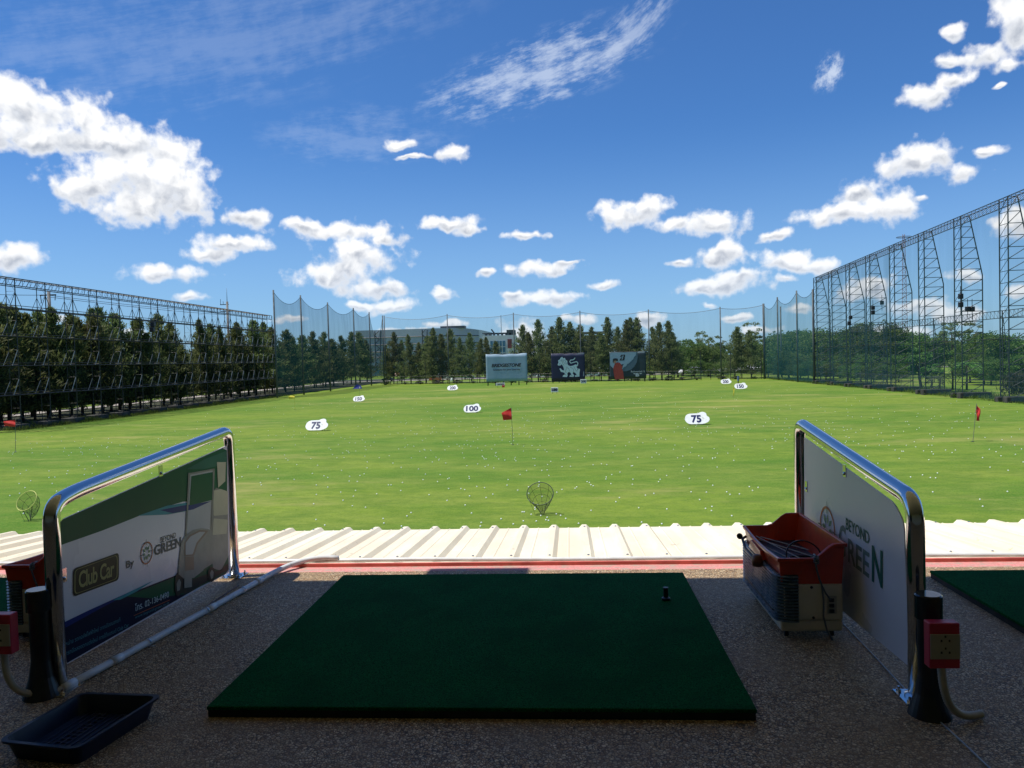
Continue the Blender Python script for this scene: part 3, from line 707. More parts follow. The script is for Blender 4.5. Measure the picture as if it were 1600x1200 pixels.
    # chute spout in the ribbed side
    b = MB(); b.poly([(-0.122, -0.06, 0.234), (-0.122, 0.14, 0.234), (-0.122, 0.10, 0.272), (-0.122, -0.04, 0.262)], (0.02, 0, 0)); b.build('spout', RED, hp)
    b = MB(); b.tube([(-0.118, 0.20, 0.262), (-0.135, 0.19, 0.255), (-0.140, 0.12, 0.235), (-0.138, 0.02, 0.226), (-0.126, -0.06, 0.232)], 0.0055, 8); b.lathe((-0.142, 0.205, 0.262), [(0.012, -0.004), (0.012, 0.004)], 12, 'y'); b.build('lever', BLACKP, t, smooth=True)
    b = MB(); b.lathe((-0.140, -0.075, 0.238), [(0.004, -0.026), (0.018, -0.022), (0.021, 0), (0.016, 0.018), (0.004, 0.022)], 14); b.build('lever_knob', mat('brown_knob', (0.16, 0.05, 0.02), 0.4), t, smooth=True)
    # contents: a hoop and thin rods
    b = MB(); b.tube([(0.015+0.062*math.cos(a), -0.12+0.05*math.sin(a)*0.6, 0.262+0.050*math.sin(a)) for a in np.linspace(0, 2*math.pi, 28)[:-1]], 0.003, 6, closed=True)
    b.build('ring', BLACKP, hp, smooth=True)
    b = MB()
    for (a, c) in (((-0.085, 0.17, 0.27), (0.03, -0.17, 0.245)), ((-0.08, 0.15, 0.262), (0.07, -0.10, 0.25)), ((-0.085, 0.12, 0.25), (0.01, -0.19, 0.243)), ((-0.06, 0.2, 0.26), (0.075, 0.02, 0.25))): b.bar(a, c, 0.0022, 5)
    b.build('rods', HOSE, hp)
    b = MB(); b.lathe((0.02, -0.11, 0.2365), [(0.060, 0), (0.062, 0.012), (0.058, 0.012), (0.055, 0.003)], 24); b.build('dish', TRAY, hp, smooth=False)
    # power cord hanging down the near side, knotted at the rim
    b = MB(); b.tube([(0.012, y0+0.012, 0.300), (0.012, y0-0.014, 0.302), (0.010, y0-0.016, 0.27), (0.018, y0-0.012, 0.235), (0.030, y0-0.010, 0.20), (0.036, y0-0.010, 0.15), (0.034, y0-0.012, 0.09), (0.044, y0-0.016, 0.045), (0.060, y0-0.02, 0.012)], 0.0034, 8)
    b.tube([(0.030, y0-0.010, 0.20), (0.044, y0-0.008, 0.17), (0.062, y0-0.003, 0.146)], 0.0030, 8)
    for dz in (0, 0.008, 0.015): b.tube([(0.012+0.007*math.cos(a), y0-0.015+0.006*math.sin(a), 0.296-dz+0.003*math.sin(a)) for a in np.linspace(0, 2*math.pi, 10)[:-1]], 0.0032, 6, closed=True)
    b.build('power_cord', mat('grey_cable', (0.10, 0.11, 0.13), 0.4), t, smooth=True)
    for sx in (-0.075, 0.08):
        for sy in (-0.20, 0.21):
            b = MB(); b.lathe((sx, sy, 0.0135), [(0.009, -0.007), (0.0135, -0.006), (0.0135, 0.006), (0.009, 0.007)], 14, 'x'); b.box(sx-0.011, sx+0.011, sy-0.006, sy+0.010, 0.0275, 0.0305)
            b.build('castor', BLACKP, t)
    return t
c0 = make_cart('red hopper ball dispenser with ribbed side standing beside the white divider')
c1 = copy_tree(c0); c1.location = (-2.005, 2.95, 0); c1['label'] = 'red hopper ball dispenser half hidden behind the left divider post'

# ---------------------------------------------------------------- socket posts, conduits, tray
def socket_post(px, py, label_post, bx, by, lab_box, hose_pts):
    t = thing('socket_post', label_post, 'post', (px, py, 0), 'black posts carrying sockets')
    b = MB(); b.lathe((0, 0, 0), [(0.055, 0), (0.052, 0.010), (0.036, 0.06), (0.028, 0.11), (0.028, 0.268)], 24); b.build('post', BLACKP, t, smooth=False)
    b = MB(); b.lathe((0, 0, 0), [(0.035, 0.268), (0.035, 0.330), (0.032, 0.334)], 24); b.build('cap', mat('glossy_black_cap', (0.02, 0.022, 0.026), 0.12), t, smooth=False)
    s_ = thing('socket_box', lab_box, 'power socket', (bx, by, 0.165), 'red and ivory power sockets')
    b = MB(); b.box(-0.0385, 0.0385, -0.02, 0.014, 0.0, 0.120); bevel(b.build('box', PINKBOX, s_), 0.003, 2)
    b = MB(); b.box(-0.0375, 0.0375, -0.0235, -0.0205, 0.026, 0.092); fp = bevel(b.build('faceplate', IVORY, s_), 0.001, 1)
    b = MB()
    for zc in (0.075, 0.044):
        for (ax, az_) in ((-0.010, 0), (0.010, 0), (0, 0.011)): b.box(ax-0.0022, ax+0.0022, -0.0242, -0.0236, zc+az_-0.003, zc+az_+0.003)
    b.build('socket_holes', BLACKP, fp)
    b = MB(); b.box(0.0, 0.001, -0.0005, 0.0, 0, 0.001)
    return t, s_
socket_post(0.963, 2.150, 'black post with glossy cap at the near end of the white divider', 0.961, 2.075, 'red and ivory double socket on the right black post', None)
socket_post(-1.655, 2.245, 'black post with glossy cap at the near end of the printed divider', -1.715, 2.17, 'red and ivory double socket cut by the left picture edge', None)
def bez(P, n=20):
    P = [Vector(p) for p in P]; out = []
    for k in range(n+1):
        t = k/n; Q = P[:]
        while len(Q) > 1: Q = [Q[i]*(1-t)+Q[i+1]*t for i in range(len(Q)-1)]
        out.append(Q[0])
    return out
def hose(pts, label):
    P = bez(pts, 60); b = MB(); b.tube(P, [0.0098+0.0012*(i % 2) for i in range(len(P))], 10)
    tag(b.build('cable_hose', HOSE, smooth=True), label, 'hose')
hose([(0.961, 2.075, 0.166), (0.962, 2.07, 0.08), (0.985, 2.08, 0.01), (1.09, 2.13, 0.012)], 'beige ribbed hose curving from the right socket down to the floor')
hose([(-1.715, 2.17, 0.166), (-1.715, 2.165, 0.07), (-1.69, 2.17, 0.004), (-1.60, 2.265, 0.014)], 'beige ribbed hose curving from the left socket to the white conduit')
t = thing('floor_conduit', 'white conduit running along the floor beside the printed divider', 'conduit', (-1.60, 2.265, 0))
b = MB(); CP = [(-1.602, 2.262, 0.014), (-1.575, 2.45, 0.014), (-1.50, 3.0, 0.014), (-1.455, 3.38, 0.014), (-1.435, 3.55, 0.016), (-1.40, 3.66, 0.022), (-1.33, 3.745, 0.030), (-1.25, 3.775, 0.032), (-1.18, 3.78, 0.026)]
b.tube(roundcorners_open([Vector(p) for p in CP], 0.05, 4), 0.0125, 12); o = b.build('pipe', PVC, t, smooth=True); o.location = (1.60, -2.265, 0)
for i in (0, 1, 2, 3):
    a = Vector(CP[i]); c = Vector(CP[i+1]); d = (c-a).normalized(); q = a+d*0.02 if i else a
    b = MB(); b.tube([q, q+d*0.05], 0.0142, 12); o = b.build('sleeve', PVC, t, smooth=True); o.location = (1.60, -2.265, 0)
for q in (Vector((-1.548, 2.65, 0)), Vector((-1.50, 3.0, 0)), Vector((-1.465, 3.28, 0))):
    b = MB(); b.box(q.x-0.03, q.x+0.03, q.y-0.006, q.y+0.006, 0.0, 0.003); b.tube([(q.x+0.016*math.cos(a), q.y, 0.013+0.0165*math.sin(a)) for a in np.linspace(0, math.pi, 9)], 0.0022, 5)
    o = b.build('saddle_clip', CHROME, t); o.location = (1.60, -2.265, 0)
b = MB(); b.tube([(0.985, 3.0, 0.003), (0.975, 2.60, 0.003), (0.962, 2.25, 0.003), (0.972, 2.0, 0.003), (0.976, 1.6, 0.003)], 0.0022, 6)
tag(b.build('floor_cable', mat('pale_grey_wire', (0.30, 0.32, 0.36), 0.4)), 'thin grey wire stretched on the floor under the white divider', 'wire')
b = MB(); b.tube([(-1.60, 2.35, 0.003), (-1.57, 2.7, 0.003), (-1.545, 3.0, 0.003), (-1.535, 3.4, 0.003)], 0.0022, 6)
tag(b.build('floor_cable', mat('brown_wire', (0.16, 0.11, 0.11), 0.5)), 'thin brown wire on the floor beside the white conduit', 'wire')
# tray
t = thing('plastic_tray', 'shallow navy blue plastic tray on the floor in the bottom left corner', 'tray', (-1.37, 2.03, 0), rz=rad(-6))
zr = 0.055; RP = [onz(-6, 1158, zr), onz(119, 1171, zr), onz(255, 1085, zr), onz(127, 1081, zr)]
Rm = Matrix.Rotation(rad(6), 3, 'Z'); RPL = [Rm @ (Vector((p.x+1.37, p.y-2.03, p.z))) for p in RP]
cc = sum(RPL, Vector())/4
def ringt(k, z, r): return [Vector((cc.x+(p.x-cc.x)*k, cc.y+(p.y-cc.y)*k, z)) for p in roundcorners([(q.x, q.y, 0) for q in RPL], r, 5)]
rg = [ringt(0.84, 0.0, 0.03), ringt(0.94, zr-0.006, 0.03), ringt(1.0, zr-0.006, 0.03), ringt(1.0, zr, 0.03), ringt(0.925, zr, 0.03), ringt(0.82, 0.006, 0.03)]
n = len(rg[0]); b = MB()
b.add([p for r in rg for p in r], [(j*n+i, j*n+(i+1) % n, (j+1)*n+(i+1) % n, (j+1)*n+i) for j in range(5) for i in range(n)]+[tuple(5*n+i for i in range(n)), tuple(range(n))])
b.build('tub', TRAY, t)
b = MB()
for k in range(9): xx = cc.x-0.075+k*0.018; b.box(xx-0.0015, xx+0.0015, cc.y-0.12, cc.y+0.12, 0.0065, 0.0095)
for k in range(12): yy = cc.y-0.11+k*0.02; b.box(cc.x-0.04, cc.x-0.004, yy-0.001, yy+0.001, 0.0066, 0.0098)
b.build('floor_ribs', mat('worn_navy_plastic', (0.03, 0.04, 0.09), 0.4), t)

# ---------------------------------------------------------------- trees
def trunk_geo(rng, h, r, lean=0.3, limbs=4, lh=(0.3, 0.8), spread=1.2):
    b = MB(); top = Vector((rng.uniform(-lean, lean), rng.uniform(-lean, lean), h)); K = 7
    ax = [Vector((0, 0, -0.1)).lerp(top, k/K)+Vector((rng.uniform(-.06, .06), rng.uniform(-.06, .06), 0)) for k in range(K+1)]
    b.tube(ax, [r*(1-0.85*k/K) for k in range(K+1)], 7)
    for i in range(limbs):
        f = rng.uniform(*lh); p = Vector((0, 0, 0)).lerp(top, f); a = rng.uniform(0, 6.28)
        q = p+Vector((math.cos(a)*spread, math.sin(a)*spread, spread*rng.uniform(0.6, 1.3)))
        b.tube([p, p.lerp(q, 0.5)+Vector((0, 0, 0.1)), q], [r*0.4*(1-f*0.5), r*0.25, r*0.08], 5)
    return b
def leaf_quads(c, d, ln, wd, rng_):
    """c (n,3) centres, d (n,3) unit directions -> arrays of quad vertices"""
    n = len(c); s = rng_.normal(size=(n, 3)); s -= (s*d).sum(1)[:, None]*d; s /= np.linalg.norm(s, axis=1)[:, None]+1e-9
    ln = ln[:, None]; wd = wd[:, None]
    a = c-d*ln*0.5; e = c+d*ln*0.5; m = c+d*ln*0.05
    return np.stack([a, m+s*wd, e, m-s*wd], 1).reshape(-1, 3)
def mesh_from_quads(name, v, mtl):
    n = len(v)//4; me = bpy.data.meshes.new(name)
    me.vertices.add(len(v)); me.vertices.foreach_set('co', v.astype(np.float32).ravel())
    me.loops.add(n*4); me.loops.foreach_set('vertex_index', np.arange(n*4, dtype=np.int32))
    me.polygons.add(n); me.polygons.foreach_set('loop_start', np.arange(0, n*4, 4, dtype=np.int32)); me.polygons.foreach_set('loop_total', np.full(n, 4, dtype=np.int32))
    me.materials.append(mtl); me.update(); me.validate(); return me
def casuarina(seed, h=15.0, R=2.5, z0=1.3, bushy=1.0):
    g_ = np.random.default_rng(seed); rng = random.Random(seed); C = []; Dn = []
    nbr = 120
    skew = g_.normal(size=2)*0.15
    for i in range(nbr):
        f = (i+rng.random())/nbr; zb = z0+(h-z0)*f**0.95
        prof = (math.sin(min(1, (f+0.16)/0.38)*math.pi/2))*(1-f)**0.72*1.28+0.03
        a = rng.uniform(0, 2*math.pi); ln = R*prof*rng.uniform(0.50, 1.40)*bushy
        d = np.array([math.cos(a), math.sin(a), rng.uniform(0.15, 0.9)+f*0.9]); d /= np.linalg.norm(d)
        k = int(14+40*prof); u = g_.random(k)**0.7
        p = np.array([skew[0]*f*3, skew[1]*f*3, zb])+u[:, None]*d*ln
        sp_ = 0.14+0.24*prof
        p += g_.normal(size=(k, 3))*sp_*np.array([1, 1, 0.8]); p[:, 2] -= 0.25*u*u*ln
        dd = d*0.8+g_.normal(size=(k, 3))*0.55+np.array([0, 0, 0.5]); dd /= np.linalg.norm(dd, axis=1)[:, None]
        C.append(p); Dn.append(dd)
    k = 60; p = np.stack([g_.normal(size=k)*0.10+skew[0]*3, g_.normal(size=k)*0.10+skew[1]*3, h-g_.random(k)**1.5*1.8], 1); dd = np.tile([0, 0, 1.0], (k, 1))+g_.normal(size=(k, 3))*0.2; dd /= np.linalg.norm(dd, axis=1)[:, None]
    C.append(p); Dn.append(dd); C = np.concatenate(C); Dn = np.concatenate(Dn); n = len(C)
    v = leaf_quads(C, Dn, g_.uniform(0.45, 1.0, n), g_.uniform(0.035, 0.10, n), g_)
    return mesh_from_quads('crown', v, L_CAS), trunk_geo(rng, h*0.93, 0.17, 0.25, 0)
def broad(seed, h=12.0, R=5.0, mtl=None, z0=0.28, clusters=34, per=130, size=0.42, flat=0.7, sparse=False):
    g_ = np.random.default_rng(seed); rng = random.Random(seed); C = []; zc = h*(z0+(1-z0)*0.5); rz_ = h*(1-z0)*0.5
    cents = []
    for i in range(clusters):
        th = rng.uniform(0, 2*math.pi); cz = rng.uniform(-0.85, 0.9); rr = math.sqrt(max(0, 1-cz*cz))*rng.uniform(0.45, 0.9)
        c = np.array([math.cos(th)*rr*R, math.sin(th)*rr*R, zc+cz*rz_*0.85]); cents.append(c)
        rc = R*rng.uniform(0.16, 0.32)*(0.7 if sparse else 1)
        k = int(per*rng.uniform(0.6, 1.4)); q = g_.normal(size=(k, 3)); q /= np.linalg.norm(q, axis=1)[:, None]
        q *= (g_.random(k)**0.4)[:, None]*rc*np.array([1.15, 1.15, flat]); C.append(c+q)
    C = np.concatenate(C); n = len(C); d = g_.normal(size=(n, 3)); d /= np.linalg.norm(d, axis=1)[:, None]
    v = leaf_quads(C, d, g_.uniform(0.6, 1.3, n)*size, g_.uniform(0.25, 0.5, n)*size, g_)
    b = trunk_geo(rng, h*0.62, 0.22+h*0.008, 0.5, 0)
    for c in cents[:14]: 
        p = Vector((0, 0, h*rng.uniform(0.2, 0.5))); q = Vector(c); b.tube([p, p.lerp(q, 0.5)+Vector((0, 0, 0.3)), q], [0.13, 0.08, 0.03], 5)
    return mesh_from_quads('crown', v, mtl or L_BROAD), b
def proto(fn, *a, **k):
    cm, tb = fn(*a, **k); tm = tb.build('trunk', BARK, None, smooth=True); td = tm.data; bpy.data.objects.remove(tm); return cm, td
CAS = [(proto(casuarina, 11+i, 15, R_, z_, bs), 15.0) for i, (R_, z_, bs) in enumerate([(3.0, 1.4, 1.0), (3.4, 1.8, 1.0), (2.7, 1.2, 1.0), (3.5, 1.0, 1.1), (3.1, 2.0, 1.1), (2.9, 1.6, 1.2)])]
BRO = [(proto(broad, 41+i, 12, R_, L_BROAD, zz, cl, 130), 12.0) for i, (R_, zz, cl) in enumerate([(5.6, 0.10, 46), (6.4, 0.12, 52), (5.0, 0.06, 42), (7.0, 0.14, 52)])]
SPA = [(proto(broad, 61+i, 14, 4.6, L_CAS, 0.45, 26, 60, 0.40, 0.6, True), 14.0) for i in range(2)]
LIT = [(proto(broad, 71, 7, 2.6, L_LIGHT, 0.25, 26, 110, 0.36), 7.0)]
YEL = [(proto(broad, 75, 9, 4.0, L_YEL, 0.2, 28, 110, 0.4), 9.0)]
SHR = [(proto(broad, 81+i, 1.6, 1.3, L_BROAD, 0.0, 16, 60, 0.22), 1.6) for i in range(2)]
rt = random.Random(5)
def plant(name, kinds, idx, x, y, top_z, label, cat, group, wscale=1.0):
    (cm, tm), H = kinds[idx % len(kinds)]
    t = thing(name, label, cat, (x, y, GZ), group, rt.uniform(0, 6.28))
    s = (top_z-GZ)/H; t.scale = (s*wscale, s*wscale, s)
    for nm, me in (('crown', cm), ('trunk', tm)):
        o = bpy.data.objects.new(nm, me); COL.objects.link(o); o.parent = t
    return t
def solve_y(px, X, z=GZ):
    lo, hi = 20.0, 900.0
    for _ in range(60):
        m_ = (lo+hi)/2; qx = proj((X, m_, z))[0]
        if (X < 0 and qx < px) or (X > 0 and qx > px): lo = m_
        else: hi = m_
    return (lo+hi)/2
# left row, placed where each stands in the photo, from its picture column and top
LT = [(-55,466),(-28,474),(-2,470),(14,476),(36,478),(56,488),(76,484),(94,478),(112,490),(130,494),(146,490),(160,482),(174,478),(188,488),(204,496),(220,500),(236,520),(256,490),(268,505),(282,540),(326,500),(338,506),(350,510),(362,503),(375,512),(388,506),(401,500),(414,504),(426,512),(446,516),(460,528),(474,524),(491,518),(509,519),(522,530),(537,525),(549,519),(563,520),(574,532)]
for i, (px, py) in enumerate(LT):
    X = -68.5+rt.uniform(-1.6, 1.6); y = solve_y(px, X); top = CAM.z+(proj((X, y, CAM.z))[1]-py)/F*y
    where = 'behind the black lattice fence' if px < 430 else 'behind the teal side net'
    k = i if px < 430 else i-29
    plant('casuarina_tree', CAS, rt.randrange(6), X, y, top, f'{ordw(k)} dark casuarina from the left in the front row {where}', 'tree', 'casuarinas along the left side', rt.uniform(1.1, 1.5))
for i in range(24):
    X = -75+rt.uniform(-1.5, 1.5); y = 88+i*6.6+rt.uniform(-2, 2)
    plant('casuarina_tree', CAS, rt.randrange(6), X, y, rt.uniform(5.5, 8.6), 'dark casuarina of the second row behind the left fences', 'tree', 'second row of casuarinas on the left', rt.uniform(1.2, 1.6))
plant('yellow_green_tree', YEL, 0, -95, solve_y(306, -95), 5.2, 'yellow green broad tree in the gap behind the left lattice fence', 'tree', None, 1.3)
for i in range(16):
    y = 75+i*11; plant('roadside_bush', SHR, i, -88+rt.uniform(-3, 3), y, GZ+rt.uniform(3, 6), 'green bush beyond the concrete path on the left', 'bush', 'bushes beyond the left path', 1.2)
# row behind the end net
BT = [(604,540,0),(613,520,0),(626,532,0),(640,524,0),(654,536,0),(664,526,0),(674,514,0),(690,523,0),(706,515,0),(720,528,0),(735,521,0),(748,530,0),(762,528,0),(777,534,0),(819,509,0),(829,520,0),(839,501,0),(853,512,0),(865,520,0),(876,497,0),(890,505,0),(908,509,0),(926,512,0),(938,520,0),(950,497,0),(963,512,0),(979,501,0),(988,498,0),(997,497,0),(1022,512,0),(1032,505,0),(1043,503,0),(1052,520,0),(1147,512,0),(1158,524,0),(1173,517,0)]
END_A = ony(597, 600, 225); END_B = ony(1192, 594, 188)
def end_y(px):
    return 225+(188-225)*(px-597)/(1192-597)
for i, (px, py, _) in enumerate(BT):
    Y = end_y(px)+6+rt.uniform(-1.5, 3); q = ony(px, py, Y)
    plant('casuarina_tree', CAS, rt.randrange(6), q.x, Y, q.z, f'{ordw(i)} casuarina from the left in the row behind the far end net', 'tree', 'casuarinas behind the far end net', rt.uniform(0.95, 1.25))
RT = [(1058,532,225,'B'),(1066,527,240,'B'),(1082,530,235,'B'),(1098,515,250,'S'),(1106,534,225,'B'),(1117,522,240,'S'),(1128,532,240,'B'),(1169,500,250,'S'),(1190,530,240,'B'),
 (1208,519,225,'B'),(1222,524,215,'B'),(1238,509,235,'B'),(1252,516,215,'B'),(1267,512,225,'B'),(1284,518,205,'B'),(1302,512,215,'B'),(1320,516,205,'B'),(1339,508,215,'B'),(1348,501,230,'S'),(1366,499,200,'B'),(1386,506,195,'B'),(1402,516,200,'B'),
 (1420,514,215,'B'),(1442,515,190,'B'),(1462,526,190,'B'),(1487,499,175,'S'),(1508,500,180,'S'),(1528,522,170,'B'),(1541,517,150,'B'),(1552,517,160,'B'),(1568,524,165,'B'),(1591,515,150,'B'),(1612,518,150,'B'),(1640,510,150,'B')]
for i, (px, py, Y, kd) in enumerate(sorted(RT)):
    q = ony(px, py, Y); lab = {'B': f'rounded dark green tree, {ordw(i)} from the left in the wood on the right', 'S': f'tall thin-crowned tree, {ordw(i)} from the left in the wood on the right'}[kd]
    plant('broadleaf_tree' if kd == 'B' else 'sparse_tree', BRO if kd == 'B' else SPA, rt.randrange(4), q.x, Y, q.z, lab, 'tree', 'trees of the right-hand wood', rt.uniform(0.95, 1.25) if kd == 'B' else 1.0)
for i, (px, py, Y) in enumerate(sorted([(1215,552,190),(1232,545,185),(1250,556,180),(1272,548,178),(1290,560,172),(1312,552,178),(1335,558,170),(1352,550,168),(1375,560,165),(1395,552,170),(1412,560,172),(1515,548,140),(1537,555,132),(1200,560,200),(1085,560,212),(1110,565,210),(1130,562,212),(1222,562,186),(1245,566,176),(1262,562,172),(1282,566,168),(1302,566,166),(1325,568,160),(1345,568,156),(1365,570,152),(1385,568,150),(1404,570,152),(1548,560,128),(1580,556,126),(1600,552,124)])):
    q = ony(px, py, Y); plant('understorey_tree', BRO, i, q.x, Y, q.z, f'low leafy tree, {ordw(i)} from the left among the low trees under the right-hand wood', 'tree', 'low trees at the wood edge', 1.3)
q = ony(1438, 540, 128); plant('light_green_tree', LIT, 0, q.x, 128, q.z, 'small bright green tree on the lawn behind the right net', 'tree', None, 1.0)
q = ony(1455, 566, 126); plant('light_green_tree', LIT, 0, q.x, 126, q.z, 'low bright green bush beside the small tree behind the right net', 'bush', None, 1.2)
for i in range(22):
    px = 610+i*27; Y = end_y(px)+2.5; q = ony(px+rt.uniform(-8, 8), 600, Y)
    plant('roadside_bush', SHR, i, q.x, Y, GZ+rt.uniform(0.6, 1.3), 'low weedy bush at the foot of the far end net', 'bush', 'weeds under the far end net', rt.uniform(1.4, 2.2))
# distant treeline closing the horizon
g_ = np.random.default_rng(9); C = []
for k in range(520):
    a = g_.uniform(-0.95, 0.95); dist = g_.uniform(430, 560); cx_, cy_ = math.sin(a)*dist, math.cos(a)*dist; h = g_.uniform(6, 12.5); r = g_.uniform(4, 9)
    q_ = g_.normal(size=(70, 3)); q_ /= np.linalg.norm(q_, axis=1)[:, None]; q_[:, 2] = np.abs(q_[:, 2])
    C.append(np.array([cx_, cy_, GZ])+q_*np.array([r, r, h])*(0.75+0.25*g_.random((70, 1))))
C = np.concatenate(C); n = len(C); d = g_.normal(size=(n, 3)); d /= np.linalg.norm(d, axis=1)[:, None]
v = leaf_quads(C, d, g_.uniform(1.6, 3.4, n), g_.uniform(0.8, 1.6, n), g_)
o = bpy.data.objects.new('distant_wood', mesh_from_quads('distant_wood', v, L_BROAD)); COL.objects.link(o); tag(o, 'far belt of trees closing the horizon behind the range', 'wood', None, 'stuff')
# palms
def palm(px, py, Y, label):
    q = ony(px, py, Y); t = thing('palm_tree', label, 'palm', (q.x, Y, GZ), 'palms behind the right net'); h = q.z-GZ-0.8
    b = MB(); b.tube([(0, 0, -0.1), (0.05, 0, h*0.5), (0, 0, h)], [0.16, 0.12, 0.11], 8); b.build('trunk', BARK, t, smooth=True)
    g2 = np.random.default_rng(int(px)); C = []; Dn = []; LN = []
    for k in range(16):
        a = k*2.4+g2.uniform(-.2, .2); upw = g2.uniform(0.2, 1.2); ln = 2.3
        for u in np.linspace(0.08, 1, 13):
            p = np.array([math.cos(a)*ln*u*0.85, math.sin(a)*ln*u*0.85, h+upw*ln*u*0.6-1.5*u*u])
            for s_ in (-1, 1):
                d_ = np.array([-math.sin(a)*s_, math.cos(a)*s_, -0.5])+np.array([math.cos(a), math.sin(a), 0])*0.6; d_ /= np.linalg.norm(d_)
                l_ = 0.75*(1-0.5*abs(u-0.4)); C.append(p+d_*l_*0.5); Dn.append(d_); LN.append(l_)
    v = leaf_quads(np.array(C), np.array(Dn), np.array(LN), np.full(len(C), 0.06), g2)
    o = bpy.data.objects.new('fronds', mesh_from_quads('fronds', v, L_LIGHT)); COL.objects.link(o); o.parent = t
palm(1488, 562, 118, 'small palm with pale fronds left of the reed hedge'); palm(1510, 560, 116, 'small palm with pale fronds at the end of the reed hedge'); palm(1468, 580, 122, 'stubby low palm near the small bright green tree')
# reed hedge on the right, one dense clump
def hedge(a, b_, h, name, label, m_, n=9000, thick=1.6):
    g2 = np.random.default_rng(3); u = g2.random(n); P = np.array(a)[None]*(1-u[:, None])+np.array(b_)[None]*u[:, None]
    c = np.stack([P[:, 0]+g2.normal(size=n)*thick*0.35, P[:, 1]+g2.normal(size=n)*thick*0.35, GZ+g2.random(n)**0.8*h*(0.85+0.15*np.sin(u*40))], 1)
    d = g2.normal(size=(n, 3))*0.35+np.array([0, 0, 1.0]); d /= np.linalg.norm(d, axis=1)[:, None]
    me = mesh_from_quads(name, leaf_quads(c, d, g2.uniform(0.5, 1.1, n), g2.uniform(0.03, 0.08, n), g2), m_)
    o = bpy.data.objects.new(name, me); COL.objects.link(o); tag(o, label, 'hedge')
hedge((57, 104), (80, 96), 2.7, 'reed_hedge', 'long brownish reed hedge beyond the right lattice towers', L_HEDGE, 14000, 2.0)

# ---------------------------------------------------------------- right lattice fence
XF = 48.0
tp = [1569.6, 1497.6, 1441, 1395, 1357.5, 1326, 1298.5, 1275]
TY = [solve_y(p, XF, 2.0) for p in tp]; TY = [TY[0]-9.3] + TY
def TH(y): return 16.4 - (y-84.4)*1.9/64.0 + CAM.z
rf = thing('lattice_net_fence', 'tall steel lattice tower fence with blue green net along the right side', 'fence', (XF, TY[0], GZ))
inv = Vector((-XF, -TY[0], -GZ))
def lat(b, P1_, P2_, zs, r, flip=0):
    """horizontals and diagonals between two chord functions"""
    for i, z in enumerate(zs):
        b.bar(P1_(z), P2_(z), r)
        if i < len(zs)-1: b.bar(P1_(z), P2_(zs[i+1]), r)
for i, y in enumerate(TY):
    top = TH(y); b = MB(); hb = GZ+0.675*(top-GZ); s_ = 0.85
    A = lambda z: Vector((XF, y+s_, z)); B = lambda z: Vector((XF, y-s_, z))
    Cc = lambda z: Vector((XF+(2.45 if z < hb else 2.45-(z-hb)/(top-hb)*1.45), y-s_*(1 if z < hb else 1-0.0*(z-hb)), z))
    z = GZ+0.3; zs = []
    while z < top-0.5: zs.append(z); z += 1.28
    zs.append(top)
    for fn in (A, B): b.tube([fn(GZ+0.25), fn(top)], 0.075, 6)
    b.tube([Cc(GZ+0.25), Cc(hb), Cc(top)], 0.075, 6)
    lat(b, A, B, zs, 0.034); lat(b, B, Cc, zs, 0.042)
    o = b.build('lattice_tower', STEEL, rf); o.location = inv
    b = MB()
    b.box(XF-0.5, XF+0.5, y+s_-0.35, y+s_+0.35, GZ-0.1, GZ+0.55); b.box(XF-0.5, XF+3.2, y-s_-0.45, y-s_+0.45, GZ-0.1, GZ+0.65)
    o = bevel(b.build('concrete_footing', CONCD, rf), 0.04, 1); o.location = inv
for i in range(len(TY)-1):
    y0, y1 = TY[i], TY[i+1]; b = MB(); n = 12
    for dz, dx in ((0, 0), (0, 0.9), (-1.05, 0.0)):
        b.bar((XF+dx, y0, TH(y0)+dz), (XF+dx, y1, TH(y1)+dz), 0.05)
    for k in range(n+1):
        ya = y0+(y1-y0)*k/n; yb = y0+(y1-y0)*(k+0.5)/n; za, zb = TH(ya), TH(yb)
        b.bar((XF, ya, za), (XF, ya, za-1.05), 0.022); b.bar((XF+0.9, ya, za), (XF, ya, za), 0.02)
        if k < n:
            yc = y0+(y1-y0)*(k+1)/n; b.bar((XF, ya, za-1.05), (XF, yc, TH(yc)), 0.024); b.bar((XF+0.9, ya, za), (XF, yc, TH(yc)-1.05), 0.022)
    o = b.build('truss_beam', STEEL, rf); o.location = inv
    b = MB(); gx = XF-0.12; m_ = 6
    vs = []
    for k in range(m_+1):
        y = y0+(y1-y0)*k/m_; vs += [(gx+0.15*math.sin(k*1.3), y, TH(y)-1.0), (gx, y, GZ+0.2)]
    b.add(vs, [(2*k, 2*k+1, 2*k+3, 2*k+2) for k in range(m_)])
    o = b.build('net_panel', NET_R if i < 4 else NET_RL, rf); o.location = inv
b = MB()
for z in (GZ+2.3, GZ+7.0): b.bar((XF-0.1, TY[0], z), (XF-0.1, TY[-1], z), 0.03)
o = b.build('net_rail', STEEL, rf); o.location = inv
# floodlights and loudspeakers on the towers
def lampbox(parent, p, k):
    b = MB(); b.box(p.x-0.24, p.x+0.24, p.y-0.2, p.y+0.2, p.z-0.30, p.z+0.30); b.bar((p.x, p.y, p.z-1.2), (p.x, p.y, p.z+1.2), 0.05)
    b.box(p.x-0.2, p.x+0.2, p.y-0.26, p.y-0.2, p.z-0.26, p.z+0.26)
    o = bevel(b.build('floodlight', BLACKP, parent), 0.05, 1); o.location = inv
for (px, py, Y) in [(1501,463,94),(1501,476,94),(1329,496,131),(1327,505,131),(1378,473,122),(1364,481,122),(1364,488,122),(1512,483,94),(1519,483,94)]:
    q = ony(px, py, Y); lampbox(rf, q, 0)
